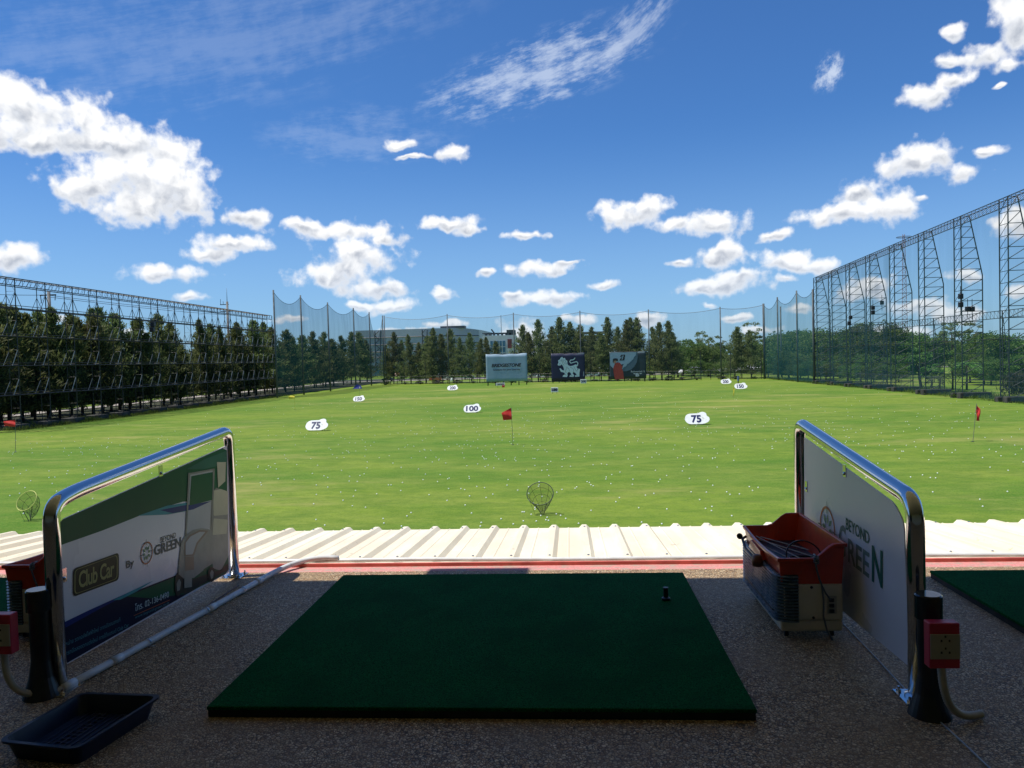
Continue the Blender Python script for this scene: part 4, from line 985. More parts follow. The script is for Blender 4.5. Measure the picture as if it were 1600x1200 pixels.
# second, lower lattice beam further out
XG = 66.0
gf = thing('outer_lattice_fence', 'lower steel lattice beam on posts beyond the right fence', 'fence', (XG, 100, GZ)); invg = Vector((-XG, -100, -GZ))
b = MB(); zt = CAM.z+5.5; ys_ = np.arange(98, 186, 1.05)
b.bar((XG, ys_[0], zt), (XG, ys_[-1], zt), 0.055); b.bar((XG, ys_[0], zt-1.1), (XG, ys_[-1], zt-1.1), 0.055)
for k in range(len(ys_)-1): b.bar((XG, ys_[k], zt-1.1), (XG, ys_[k+1], zt), 0.032); b.bar((XG, ys_[k], zt), (XG, ys_[k], zt-1.1), 0.028)
o = b.build('truss_beam', STEEL, gf); o.location = invg
for yy in (100, 122, 144, 166, 184):
    b = MB(); b.bar((XG, yy, GZ), (XG, yy, zt), 0.09, 6); b.bar((XG+1.2, yy, GZ), (XG+0.1, yy, zt-1), 0.06); o = b.build('post', STEEL, gf); o.location = invg
# small chain link fence behind right nets
cf = thing('low_wire_fence', 'low grey wire fence between the lattice towers and the lawn', 'fence', (52.5, 110, GZ)); ic = Vector((-52.5, -110, -GZ))
for yy in np.arange(112, 146, 3.4): o = MB().bar((52.5, yy, GZ), (52.5, yy, GZ+2.1), 0.035, 6).build('post', POLE, cf); o.location = ic
o = MB().bar((52.5, 112, GZ+2.1), (52.5, 145, GZ+2.1), 0.035, 6).build('rail', POLE, cf); o.location = ic
b = MB(); b.add([(52.5, 112, GZ), (52.5, 145, GZ), (52.5, 145, GZ+2.05), (52.5, 112, GZ+2.05)], [(0, 1, 2, 3)]); o = b.build('wire_mesh', mat_net('grey_wire_mesh', (0.12, 0.14, 0.14), 0.22), cf); o.location = ic

# ---------------------------------------------------------------- pole and net fences
def pole_net(name, label, poles, netm, hang=1.2, zbot=GZ+0.3, dark_low=None, pr=0.20):
    """poles: list of (x, y, top_z)"""
    t = thing(name, label, 'fence', (poles[0][0], poles[0][1], GZ)); iv = Vector((-poles[0][0], -poles[0][1], -GZ))
    for (x, y, tz) in poles:
        b = MB(); b.tube([(x, y, GZ-0.1), (x, y, tz+0.25)], [pr, pr*0.8], 10); o = b.build('pole', POLE, t, smooth=True); o.location = iv
    for i in range(len(poles)-1):
        A = Vector(poles[i]); B = Vector(poles[i+1]); hg = hang[i] if isinstance(hang, (list, tuple)) else hang; n = 14; vs = []; tops = []
        nz = 6
        for k in range(n+1):
            u = k/n; p = A.lerp(B, u); z = p.z-hg*4*u*(1-u)-0.1; tops.append(Vector((p.x, p.y, z)))
            for j in range(nz+1):
                f = j/nz; bl = 0.5*math.sin(math.pi*u)*math.sin(math.pi*f)+0.18*math.sin(k*2.1+i)*math.sin(math.pi*f)
                nrm = Vector((B.y-A.y, A.x-B.x, 0)).normalized(); vs.append(Vector((p.x, p.y, zbot+(z-zbot)*f))+nrm*bl)
        b = MB(); b.add(vs, [(k*(nz+1)+j, (k+1)*(nz+1)+j, (k+1)*(nz+1)+j+1, k*(nz+1)+j+1) for k in range(n) for j in range(nz)])
        o = b.build('net_panel', netm, t, smooth=True); o.location = iv
        b = MB(); b.tube(tops, 0.045, 4); o = b.build('top_cable', STEELB, t); o.location = iv
    return t
lp = []
for (px, py, X) in [(430,455,-57.5),(472,463,-57.5),(514,474,-57.5),(554,482.4,-57.5),(578.5,489,-57.5)]:
    y = solve_y(px, X, 6); lp.append((X, y, ony(px, py, y).z))
q = ony(597.5, 494.4, 225); lp.append((q.x, 225, q.z))
pole_net('side_net_fence', 'tall teal net hung on grey poles at the far left side', lp, NET_L, [2.0, 2.0, 2.0, 1.6, 7.0])
ep = []
for (px, py) in [(597.5,494.4),(698.5,492),(802,490),(906,487),(1013,485),(1125,481),(1192,476)]:
    Y = end_y(px); q = ony(px, py, Y); ep.append((q.x, Y, q.z))
ep[0] = (ep[0][0]+0.5, ep[0][1], ep[0][2])
pole_net('end_net_fence', 'wide thin net on slim poles across the far end', ep, NET_B, [1.0, 0.9, 0.9, 0.9, 0.9, 0.5], pr=0.17)
rp = []
for (px, py, Y) in [(1193.5,476,189.5),(1214.5,466,178),(1244.5,456,162.6)]:
    q = ony(px, py, Y); rp.append((q.x, Y, q.z))
rp.append((XF-0.2, TY[-1]+0.9, TH(TY[-1])-2.4))
pole_net('right_net_fence', 'blue net on three grey poles at the far right corner', rp, NET_L, [1.6, 1.8, 1.2])
# loose pole behind
q = ony(1219.5, 479, 200); b = MB(); b.tube([(q.x, 200, GZ), (q.x, 200, q.z)], 0.18, 10); tag(b.build('net_pole', POLE, smooth=True), 'short grey pole standing behind the blue net at the right corner', 'pole')
# wire fence under the end net
wf = thing('boundary_wire_fence', 'thin dark wire fence with posts in front of the far tree row', 'fence', (-50, 224, GZ)); iw = Vector((50, -224, -GZ))
pa = ony(600, 600, 225.8); pb = ony(1190, 594, 189)
for k in range(46):
    u = k/45; p = Vector((pa.x, 225.8, GZ)).lerp(Vector((pb.x, 189.2, GZ)), u); o = MB().bar(p, p+Vector((0, 0, 2.4 if k % 3 else 7.0)), 0.06 if k % 3 else 0.075).build('post', STEELB, wf); o.location = iw
for z in (0.5, 1.4, 2.3): o = MB().bar((pa.x, 225.8, GZ+z), (pb.x, 189.2, GZ+z), 0.03).build('wire', STEELB, wf); o.location = iw

# ---------------------------------------------------------------- left lattice fence
XA = -60.0
BRACE_GLINT = mat('sun_glint_steel', (0.30, 0.31, 0.31), 0.5, var=0.2, scale=1.5)  # paler steel for near-side braces, sun glint painted into the colour
lf = thing('black_lattice_fence', 'long black steel lattice fence with dark shade netting along the left side', 'fence', (XA, 80, GZ)); il = Vector((-XA, -80, -GZ))
FY = [84.9+4.88*k for k in range(-2, 15)]
LV = [CAM.z+v for v in (7.25, 4.15, 0.95, -2.25)]; LTOP = CAM.z+10.5
for i, y in enumerate(FY):
    b = MB()
    for dx in (0, -1.05):
        x = XA+dx; b.tube([(x, y, GZ), (x, y, LTOP)], 0.062 if dx == 0 else 0.045, 5)
    zz = GZ+0.8; k = 0
    while zz < LTOP-0.9:
        b.bar((XA, y, zz), (XA-1.05, y, zz), 0.016); b.bar((XA if k % 2 else XA-1.05, y, zz), (XA-1.05 if k % 2 else XA, y, zz+1.6), 0.014); zz += 1.6; k += 1
    for z in LV:
        for s_ in (-1, 1):
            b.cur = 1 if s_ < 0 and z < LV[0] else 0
            b.bar((XA, y, z+1.75), (XA+0.02, y+s_*0.95, z), 0.042); b.bar((XA-1.05, y, z+1.5), (XA-1.05, y+s_*0.95, z), 0.034)
    b.cur = 0
    for s_ in (-1, 1): b.bar((XA, y, GZ+1.6), (XA+0.9*(s_ > 0), y+s_*0.9, GZ+0.3), 0.035)
    o = b.build('lattice_post', [STEELB, BRACE_GLINT], lf); o.location = il
    b = MB(); b.box(XA-1.5, XA+0.35, y-0.95, y+0.95, GZ-0.15, GZ+0.62); o = bevel(b.build('concrete_footing', CONCD, lf), 0.04, 1); o.location = il
y0, y1 = FY[0], FY[-1]
b = MB()
for z, dx in ((LTOP, 0), (LTOP, -1.05), (LTOP-0.78, 0), (LTOP-0.78, -1.05)): b.bar((XA+dx, y0, z), (XA+dx, y1, z), 0.05)
yy = y0; k = 0
while yy < y1:
    b.bar((XA, yy, LTOP-0.78), (XA, yy+0.61, LTOP) if k % 2 else (XA, yy, LTOP), 0.028); b.bar((XA, yy, LTOP), (XA-1.05, yy, LTOP), 0.024)
    b.bar((XA-1.05, yy, LTOP-0.78), (XA-1.05, yy+0.61, LTOP), 0.022); yy += 0.61; k += 1
o = b.build('top_truss', STEELB, lf); o.location = il
for z in LV:
    b = MB()
    for dx in (0, -1.05): b.bar((XA+dx, y0, z), (XA+dx, y1, z), 0.06)
    b.bar((XA, y0, z+0.28), (XA, y1, z+0.28), 0.035); o = b.build('horizontal_rail', STEELB, lf); o.location = il
def netp(za, zb, m_, x=XA-1.2):
    b = MB(); n = 30; vs = []
    for k in range(n+1):
        y = y0+(y1-y0)*k/n; vs += [(x+0.1*math.sin(k), y, za), (x, y, zb)]
    b.add(vs, [(2*k, 2*k+1, 2*k+3, 2*k+2) for k in range(n)]); o = b.build('net_panel', m_, lf); o.location = il
netp(GZ+2.6, LV[2], NET_DD); netp(LV[2], LV[0], NET_D); netp(GZ+1.2, LV[1], NET_D, XA-0.3); netp(LV[0], LTOP-0.8, mat_net('sparse_top_netting', (0.03, 0.04, 0.045), 0.06))
for (px, py) in [(237,507),(236,515)]:
    q = onx(px, py, XA+0.1); b = MB(); b.box(q.x-0.1, q.x+0.5, q.y-0.3, q.y+0.3, q.z-0.35, q.z+0.35); o = bevel(b.build('loudspeaker', BLACKP, lf), 0.06, 2); o.location = il
# overgrown verge stuff along both fences
def verge(name, label, x0_, x1_, ya, yb, n, hmax):
    g2 = np.random.default_rng(int(abs(x0_)*10)); c = np.stack([g2.uniform(x0_, x1_, n), g2.uniform(ya, yb, n), np.full(n, GZ)], 1)
    k = np.array([noise.noise(Vector((float(a)*0.3, float(b_)*0.3, 0))) for a, b_, _ in c]); h = (0.25+np.clip(k, -0.2, 0.6)+0.2)*hmax*g2.uniform(0.4, 1, n)
    c[:, 2] += h*0.5; d = g2.normal(size=(n, 3))*0.3+np.array([0, 0, 1.0]); d /= np.linalg.norm(d, axis=1)[:, None]
    me = mesh_from_quads(name, leaf_quads(c, d, h, np.full(n, 0.035), g2), L_BROAD); o = bpy.data.objects.new(name, me); COL.objects.link(o); tag(o, label, 'weeds', None, 'stuff')
verge('verge_weeds', 'rough weeds along the foot of the black lattice fence', -62.5, -58.6, 78, 158, 16000, 0.9)
verge('verge_weeds', 'rough weeds along the foot of the right lattice towers', 47.2, 54, 78, 186, 16000, 0.9)
# ---------------------------------------------------------------- utility poles, wires, masts
t = thing('screen_fence', 'dark grey cloth screen fence beyond the concrete path on the left', 'fence', (-86, 30, GZ)); b = MB()
b.box(-0.03, 0.03, 0, 232, 0.3, 4.6); b.build('cloth', mat('grey_green_cloth', (0.045, 0.055, 0.048), 0.9, var=0.5, scale=0.35), t)
for k in range(0, 47): MB().bar((0.1, k*5, 0), (0.1, k*5, 4.8), 0.06, 6).build('post', STEEL, t)
def H_pole(px, py, Y, label, spike=False):
    q = ony(px, py, Y); t = thing('utility_pole', label, 'utility pole', (q.x, Y, GZ)); top = q.z-GZ
    b = MB(); tp_ = top if not spike else top-3.0; b.tube([(0, 0, 0), (0, 0, tp_)], [0.30, 0.24], 10)
    if spike: b.tube([(0, 0, tp_), (0, 0, top)], [0.08, 0.02], 6)
    b.build('shaft', CONC, t, smooth=True)
    b = MB(); z = tp_-0.7
    if spike: b.box(-1.6, 0.3, -0.08, 0.08, z, z+0.15); b.box(-1.6, 1.5, -0.08, 0.08, z-1.5, z-1.35); b.bar((-1.5, 0, z), (-1.5, 0, z+1.3), 0.05); b.bar((-0.9, 0, z), (-0.9, 0, z+0.8), 0.05)
    else: b.box(-1.5, 1.2, -0.08, 0.08, z, z+0.18); b.box(-1.5, 1.2, -0.08, 0.08, z-2.6, z-2.4); b.bar((-1.4, 0, z), (-1.3, 0, z-1.2), 0.07); b.bar((1.1, 0, z), (1.0, 0, z-0.8), 0.07); b.bar((-0.8, 0, z-2.5), (0, 0, z-1.6), 0.06); b.bar((0.8, 0, z-2.5), (0, 0, z-1.6), 0.06)
    b.build('cross_arms', CONCD, t)
    return q
q1 = H_pole(76, 455, 118, 'concrete power pole with two cross arms above the left trees')
q2 = H_pole(354, 450, 165, 'slim grey pole with a spike above the left tree row', True)
b = MB()
for (p, q_) in ((ony(-120, 452, 100), ony(74, 461, 118)), (ony(74, 461, 118), ony(350, 489, 165)), (ony(76, 464, 118), ony(352, 492, 165))):
    b.tube([p.lerp(q_, k/12)-Vector((0, 0, 0.9*4*(k/12)*(1-k/12)*0.3)) for k in range(13)], 0.035, 4)
tag(b.build('power_cables', STEELB), 'thin black power cables strung between the poles on the left', 'cable')
RWT = mat('red_white_steel', (0.30, 0.12, 0.11), 0.6, var=0.3)
q = ony(1412, 366, 420); t = thing('radio_mast', 'tall thin reddish lattice radio mast behind the right fence', 'mast', (q.x, 420, GZ)); H = q.z-GZ; b = MB()
for k in range(30):
    z = H*k/30; z2 = H*(k+1)/30; wd = 1.7*(1-0.7*k/30); w2 = 1.7*(1-0.7*(k+1)/30)
    for sx in (-1, 1):
        b.bar((sx*wd, 0, z), (sx*w2, 0, z2), 0.12); b.bar((sx*wd, 0, z), (-sx*w2, 0, z2), 0.07)
    b.bar((-wd, 0, z), (wd, 0, z), 0.07)
b.build('lattice', RWT, t)
b = MB(); b.tube([(4.2*math.cos(a)*0.85, 4.2*math.sin(a)*0.85, H-1.5+1.2*math.sin(abs(math.cos(a)))*0) for a in np.linspace(0, 2*math.pi, 22)[:-1]], 0.13, 5, closed=True); b.bar((-3.5, 0, H-1.5), (3.5, 0, H-1.5), 0.1); b.build('top_ring', STEEL, t)

# ---------------------------------------------------------------- buildings far behind
GREYM = mat('grey_metal_cladding', (0.42, 0.44, 0.48), 0.4, var=0.06, scale=0.05)
DGREY = mat('dark_metal', (0.06, 0.065, 0.075), 0.5, var=0.2, scale=0.2)
GLASSB = mat('blue_window_glass', (0.06, 0.16, 0.24), 0.12, var=0.2, scale=0.3)
WHW = mat('white_wall', (0.62, 0.63, 0.64), 0.6, var=0.06, scale=0.3)
YB = 400
t = thing('exhibition_hall', 'huge curved grey metal clad hall behind the far left trees', 'building', (ony(660, 590, YB).x, YB, GZ)); ib = -t.location
def arc_pt(px, k=0):
    u = (px-560)/(748-560); Y = YB+ (18*(u-0.55)**2*4 if u > 0.55 else 0)+k; return ony(px, 560, Y)
b = MB(); pxs = list(range(556, 749, 6))+[749]; lev = [0, 6, 7, 12.5, 12.8, 16.3, 16.6, 20.1, 20.4, 24.4]; offs = [1.2, 1.2, 0, 0, .25, .25, .5, .5, .75, .75]
vs = []
for px in pxs:
    q = arc_pt(px)
    drop = 0.6+ (max(0, px-715)/34)**2*3.0
    for z, o_ in zip(lev, offs): vs.append((q.x, q.y-(0 if z < 6.5 else o_)+1.2, GZ+z*(1-drop*0.012)))
n = len(lev); b.add(vs, [(i*n+j, (i+1)*n+j, (i+1)*n+j+1, i*n+j+1) for i in range(len(pxs)-1) for j in range(n-1)])
top = [vs[i*n+n-1] for i in range(len(pxs))]; m_ = len(top)
b.add(top+[(p[0]*1.0+3, p[1]+45, p[2]+0.5) for p in top], [(i, i+1, i+1+m_, i+m_) for i in range(m_-1)])
e = vs[-n:]; b.add(e+[(p[0]+3, p[1]+45, p[2]) for p in e], [(j, j+1, j+1+n, j+n) for j in range(n-1)])
o = b.build('curved_wall', GREYM, t); o.location = ib
b = MB()
for z in (9.8, 12.6, 16.4, 20.2):
    pts = [Vector((arc_pt(p).x, arc_pt(p).y+0.35, GZ+z)) for p in pxs]; b.tube(pts, 0.2, 4)
o = b.build('band_joints', DGREY, t); o.location = ib
b = MB(); p0 = arc_pt(706); b.box(p0.x-6, p0.x+7, p0.y+2, p0.y+9, GZ+24.2, GZ+25.4); o = b.build('roof_vent', DGREY, t); o.location = ib
for px, wd in ((591, 3.2), (664, 2.6)):
    p0 = arc_pt(px); b = MB(); y = p0.y-1.5
    for sx in (-1, 1): b.bar((p0.x+sx*wd*0.35, y, GZ+3), (p0.x+sx*wd*0.5+0.6, y, GZ+23.5), 0.3)
    for k in range(9): z = GZ+3+k*2.3; s_ = 1 if k % 2 else -1; b.bar((p0.x+s_*wd*0.4, y, z), (p0.x-s_*wd*0.4, y, z+2.3), 0.22)
    o = b.build('lattice_column', DGREY, t); o.location = ib
b = MB()
for k in range(9): xx = arc_pt(590+k*17).x; b.box(xx-1.6, xx+1.6, YB-0.3, YB-0.1, GZ+1, GZ+5)
o = b.build('windows', GLASSB, t); o.location = ib
# office block
Y = 380; a = ony(753, 520, Y); c = ony(804, 520, Y)
t = thing('office_block', 'white office block with blue glass and rooftop fins behind the far trees', 'building', ((a.x+c.x)/2, Y, GZ)); ib = -t.location
zt_ = ony(778, 524, Y).z
b = MB(); b.box(a.x, c.x, Y, Y+18, GZ, zt_); o = b.build('wall', WHW, t); o.location = ib
g0 = ony(766, 533, Y); g1 = ony(790, 555, Y); b = MB(); b.box(g0.x, g1.x, Y-0.15, Y+0.1, g1.z-8, g0.z); gl = b.build('window', GLASSB, t); gl.location = ib
b = MB()
for k in range(1, 5): xx = g0.x+(g1.x-g0.x)*k/5; b.box(xx-0.12, xx+0.12, Y-0.3, Y-0.151, g1.z-8, g0.z)
for k in range(1, 5): z = g0.z-k*3; b.box(g0.x, g1.x, Y-0.28, Y-0.152, z-0.12, z+0.12)
o = b.build('mullions', WHW, gl)
r0 = ony(793, 530, Y); r1 = ony(800, 544, Y); b = MB(); b.box(r0.x, r1.x, Y-0.5, Y-0.1, r1.z, r0.z); o = b.build('red_billboard', mat('dull_red_print', (0.20, 0.045, 0.04), 0.5, var=0.3, scale=0.6), t); o.location = ib
b = MB(); 
for k in range(7): xx = a.x+1.5+k*2.0; b.box(xx, xx+1.0, Y+0.2, Y+0.8, zt_, zt_+1.0)
b.box(a.x, c.x-4, Y+1.0, Y+16, zt_+1.05, zt_+1.35); b.box(c.x-4, c.x, Y+0.2, Y+10, zt_, zt_+2.6); b.bar((ony(782, 490, Y).x, Y+2, zt_), (ony(782, 490, Y).x, Y+2, ony(782, 492, Y).z), 0.12)
b.bar((ony(772, 515, Y).x, Y+2, zt_+1), (ony(767, 515, Y).x, Y+2, zt_+3.2), 0.35); o = b.build('rooftop_plant', DGREY, t); o.location = ib
# open concrete frame building
Y = 330; a = ony(896, 520, Y); c = ony(948, 520, Y)
t = thing('concrete_frame_building', 'open concrete frame building behind the casuarinas right of centre', 'building', (a.x, Y, GZ)); ib = -t.location
b = MB()
for z in (ony(920, 519, Y).z, ony(920, 530, Y).z, ony(920, 541, Y).z, ony(920, 554, Y).z, ony(920, 567, Y).z): b.box(a.x-1, c.x+1, Y, Y+14, z-0.5, z+0.2)
o = b.build('floor_slabs', CONC, t); o.location = ib
b = MB()
for k in range(5):
    xx = a.x+(c.x-a.x)*k/4
    for yy in (Y+0.6, Y+13): b.box(xx-0.35, xx+0.35, yy, yy+0.7, GZ, ony(920, 519, Y).z-0.5)
o = b.build('columns', CONC, t); o.location = ib
b = MB(); b.box(a.x, c.x, Y+7, Y+7.3, GZ, ony(920, 521, Y).z-0.6); o = b.build('recessed_wall', DGREY, t); o.location = ib
# sheds right
def shed(px0, px1, pyt, pye, Y, label, roofm, wallm):
    a = ony(px0, pye, Y); c = ony(px1, pye, Y); r = ony(px0, pyt, Y)
    t = thing('shed', label, 'shed', ((a.x+c.x)/2, Y, GZ)); ib = -t.location
    b = MB(); b.box(a.x, c.x, Y, Y+9, GZ, a.z); o = b.build('wall', wallm, t); o.location = ib
    b = MB(); b.poly([(a.x-0.8, Y-0.8, a.z+0.01), (a.x-0.8, Y+4.5, r.z), (a.x-0.8, Y+9.8, a.z+0.01)], (c.x-a.x+1.6, 0, 0)); o = b.build('roof', roofm, t); o.location = ib
    b = MB()
    nd = max(2, int((c.x-a.x)/3))
    for k in range(nd): xx = a.x+(c.x-a.x)*(k+0.5)/nd; b.box(xx-0.7, xx+0.7, Y-0.08, Y-0.01, GZ+0.8, GZ+2.0)
    o = b.build('windows', DGREY, t); o.location = ib
shed(1052, 1096, 573, 576, 262, 'long low dark shed with pale roof edge behind the end net', mat('pale_roof', (0.42, 0.44, 0.46), 0.5), DGREY)
shed(1178, 1204, 566, 575, 262, 'small white roofed shed behind the far right corner', WHITE, DGREY)
shed(930, 960, 572, 577, 262, 'small pale canopy beside the parked white cars', WHITE, DGREY)
shed(1120, 1178, 576, 580, 256, 'long low shed with white roof line right of the end net', WHITE, DGREY)
# ---------------------------------------------------------------- cars and clutter behind the end net
def car_mesh():
    prof_ = [(-2.1,0.35),(-2.15,0.75),(-1.7,0.95),(-1.0,1.02),(-0.55,1.45),(0.75,1.48),(1.35,1.02),(2.0,0.92),(2.15,0.6),(2.1,0.35)]
    body = MB(); body.poly([(x, -0.82, z) for x, z in prof_], (0, 1.64, 0))
    gls = MB(); gp = [(-0.90,1.02),(-0.50,1.38),(0.72,1.41),(1.2,1.02)]
    for yy in (-0.832, 0.822): gls.poly([(x, yy, z) for x, z in gp], (0, 0.01, 0))
    wh = [MB().lathe((sx, sy, 0.33), [(0.2, -0.1), (0.33, -0.09), (0.33, 0.09), (0.2, 0.1)], 16, 'y') for sx in (-1.35, 1.35) for sy in (-0.78, 0.78)]
    return body, gls, wh
CW = mat('white_car_paint', (0.75, 0.75, 0.76), 0.25, var=0.03); CDK = mat('dark_blue_car_paint', (0.03, 0.04, 0.08), 0.25); CSV = mat('silver_car_paint', (0.38, 0.39, 0.41), 0.25)
def make_car(paint, loc, rz, label):
    t = thing('parked_car', label, 'car', loc, 'cars parked beyond the end net', rz); bd, gl, wh = car_mesh()
    bevel(bd.build('body', paint, t), 0.06, 2); gl.build('window', DGREY, t)
    for k in wh: k.build('wheel', BLACKP, t)
    return t
protoC = {}
cars = [(918,248,0.05,'w'),(929,250,0.1,'w'),(940,252,0.1,'w'),(951,249,0.0,'w'),(1012,250,0.1,'d'),(1064,250,1.3,'w'),(1076,246,1.4,'w'),(1092,252,0.2,'s'),(1110,252,0.1,'w'),(1135,250,0.1,'w'),(1160,250,0.1,'w'),(848,255,0.1,'w'),(835,262,0.0,'s'),(606,262,0.1,'d'),(733,262,0.1,'w'),(1170,240,0.0,'d')]
nm = {'w': 'white', 'd': 'dark blue', 's': 'silver'}; pm = {'w': CW, 'd': CDK, 's': CSV}; cnt = {}
for (px, Y, rz, kd) in sorted(cars):
    q = ony(px, 590, Y); cnt[kd] = cnt.get(kd, 0)+1
    lab = f'{nm[kd]} parked car, {ordw(cnt[kd]-1)} {nm[kd]} one from the left beyond the end net'
    if kd not in protoC: protoC[kd] = make_car(pm[kd], (q.x, Y, GZ+0.16), rz, lab); continue
    c = copy_tree(protoC[kd]); c.location = (q.x, Y, GZ+0.16); c.rotation_euler.z = rz; c['label'] = lab
t = thing('parked_van', 'white box van between the trunks behind the left of the end net', 'van', (ony(692, 590, 262).x, 262, GZ+0.16))
b = MB(); b.poly([(-2.3, -0.95, 0.4), (-2.3, -0.95, 2.1), (1.2, -0.95, 2.2), (1.9, -0.95, 1.3), (2.4, -0.95, 1.1), (2.4, -0.95, 0.4)], (0, 1.9, 0)); bevel(b.build('body', CW, t), 0.07, 2)
b = MB(); b.poly([(0.5, -0.962, 1.25), (0.5, -0.962, 1.9), (1.15, -0.962, 1.95), (1.7, -0.962, 1.25)], (0, 0.01, 0)); b.box(-1.8, 0.3, -0.965, -0.955, 1.3, 1.9); b.build('window', DGREY, t)
for sx in (-1.5, 1.6): MB().lathe((sx, -0.85, 0.36), [(0.2, -0.1), (0.36, -0.09), (0.36, 0.09), (0.2, 0.1)], 16, 'y').build('wheel', BLACKP, t)
# red and white parasol
t = thing('parasol', 'red and white striped parasol behind the left end of the far net', 'parasol', (ony(620, 585, 240).x, 240, GZ))
b = MB(); R_ = 1.85; za, zb = 2.5, 3.6; n = 8
for k in range(n):
    a0, a1 = 2*math.pi*k/n+0.2, 2*math.pi*(k+1)/n+0.2; b.cur = k % 2
    b.add([(0, 0, zb), (R_*math.cos(a0), R_*math.sin(a0), za), (R_*math.cos(a1), R_*math.sin(a1), za), (R_*math.cos(a1), R_*math.sin(a1), za-0.25), (R_*math.cos(a0), R_*math.sin(a0), za-0.25)], [(0, 1, 2), (1, 4, 3, 2)])
b.build('canopy', [mat('red_canvas', (0.60, 0.07, 0.05), 0.8), mat('pink_canvas', (0.75, 0.50, 0.46), 0.8)], t); b = MB(); b.tube([(0, 0, 0), (0, 0, 3.6)], 0.04, 6); b.build('pole', STEEL, t)
# orange barrier
t = thing('orange_barrier', 'orange mesh barrier between trunks behind the far net', 'barrier', (ony(680, 592, 238).x, 238, GZ)); b = MB()
ORG = mat('orange_plastic', (0.50, 0.14, 0.04), 0.6)
for k in range(6): b.bar((-2+k*0.8, 0, 0), (-2+k*0.8, 0, 1.6), 0.05)
b.build('stakes', ORG, t); b = MB(); b.box(-2, 2, -0.02, 0.02, 0.7, 1.5); b.build('mesh', ORG, t)
# ---------------------------------------------------------------- advertising boards
def board(px0, px1, pyt, pyb, Y, label, facem):
    A = ony(px0, pyb, Y); B = ony(px1, pyb, Y); T = ony((px0+px1)/2, pyt, Y); z0, z1 = (A.z+B.z)/2, T.z
    t = thing('advertising_board', label, 'advertising board', ((A.x+B.x)/2, Y, GZ), 'boards in front of the end net'); W = (B.x-A.x)/2
    g0 = gz(t.location.x, Y)-GZ
    b = MB(); n = 24; vs = []
    for k in range(n+1):
        u = k/n
        for j in range(9):
            f = j/8; sag = -0.18*math.sin(math.pi*u)*(j == 8)-0.06*math.sin(u*19)*(j == 8)
            vs.append((-W+2*W*u, 0.05*math.sin(u*17+f*3)*math.sin(f*3.14), z0-GZ+(z1-z0)*f+sag))
    b.add(vs, [(k*9+j, (k+1)*9+j, (k+1)*9+j+1, k*9+j+1) for k in range(n) for j in range(8)])
    pn = b.build('banner', facem, t, smooth=True); md = pn.modifiers.new('thickness', 'SOLIDIFY'); md.thickness = 0.02; md.offset = 0
    b = MB()
    for k in range(6):
        xx = -W+0.3+(2*W-0.6)*k/5; b.bar((xx, 0.3, g0-0.1), (xx, 0.3, z1-GZ), 0.09, 6); b.bar((xx, 2.2, g0-0.1), (xx, 0.3, (z1-GZ)*0.8), 0.06)
    b.bar((-W, 0.3, z1-GZ-0.1), (W, 0.3, z1-GZ-0.1), 0.07); b.bar((-W, 0.3, z0-GZ+0.1), (W, 0.3, z0-GZ+0.1), 0.07); b.build('frame', STEELB, t)
    return t, pn, W, z0-GZ, z1-GZ
BLUEP = mat('pale_blue_vinyl', (0.24, 0.35, 0.44), 0.6, var=0.05, scale=0.5); NAVYV = mat('navy_vinyl', (0.006, 0.011, 0.048), 0.6, var=0.1, scale=0.5)
SLATE = mat('dark_slate_vinyl', (0.018, 0.035, 0.048), 0.6, var=0.15, scale=0.5)
tb, pn, W, z0, z1 = board(760, 824.5, 552.5, 596, 190, 'pale blue tyre maker board with black italic lettering', BLUEP); HH = z1-z0
def btext(pn, txt, u0, u1, v0, v1, m_, W, z0, HH, off=-0.09, **kw):
    b = MB(); X = lambda u: -W+2*W*u; Z = lambda v_: z0+HH*v_
    text_quad(b, txt, (X(u0), off, Z(v0)), (X(u1), off, Z(v0)), (X(u0), off, Z(v1)), **kw); return b.build('lettering', m_, pn, fix=False)
LB = mat('black_lettering', (0.012, 0.012, 0.016), 0.5)
btext(pn, 'BRIDGESTONE', 0.135, 0.86, 0.52, 0.645, LB, W, z0, HH, bold=0.035, shear=0.25, space=0.95)
btext(pn, 'Solutions for your journey', 0.17, 0.83, 0.375, 0.465, LB, W, z0, HH, bold=0.012, shear=0.2)
tb, pn, W, z0, z1 = board(862, 914.5, 551.5, 595, 190, 'navy board with a pale blue heraldic lion emblem', NAVYV); HH = z1-z0
LIONC = mat('pale_blue_emblem', (0.42, 0.58, 0.64), 0.6, var=0.05)
def zp(x, y, off): # zoomed picture coordinates of the emblem on its board
    return (-W+2*W*(x-1080)/(1560-1080), off, z1-(y-190)/(578-190)*HH)
b = MB()
b.poly([zp(x, y, -0.09) for x, y in [(1240,240),(1255,264),(1275,255),(1290,285),(1312,300),(1310,332),(1322,360),(1350,374),(1390,368),(1425,352),(1455,362),(1440,390),(1455,410),(1450,440),(1472,408),(1490,425),(1480,470),(1478,522),(1415,525),(1412,505),(1440,495),(1420,470),(1395,455),(1383,480),(1402,500),(1395,525),(1335,522),(1345,500),(1365,490),(1345,460),(1320,455),(1305,480),(1312,500),(1300,525),(1238,520),(1245,500),(1270,490),(1262,465),(1240,455),(1215,450),(1195,405),(1212,400),(1235,425),(1250,430),(1262,420),(1255,390),(1240,360),(1225,345),(1215,360),(1180,362),(1170,350),(1185,320),(1180,290),(1205,275),(1215,255)]])
tail = [(1452,372),(1462,335),(1445,314),(1400,322),(1362,334),(1345,312),(1358,290),(1392,288),(1412,275),(1420,262)]
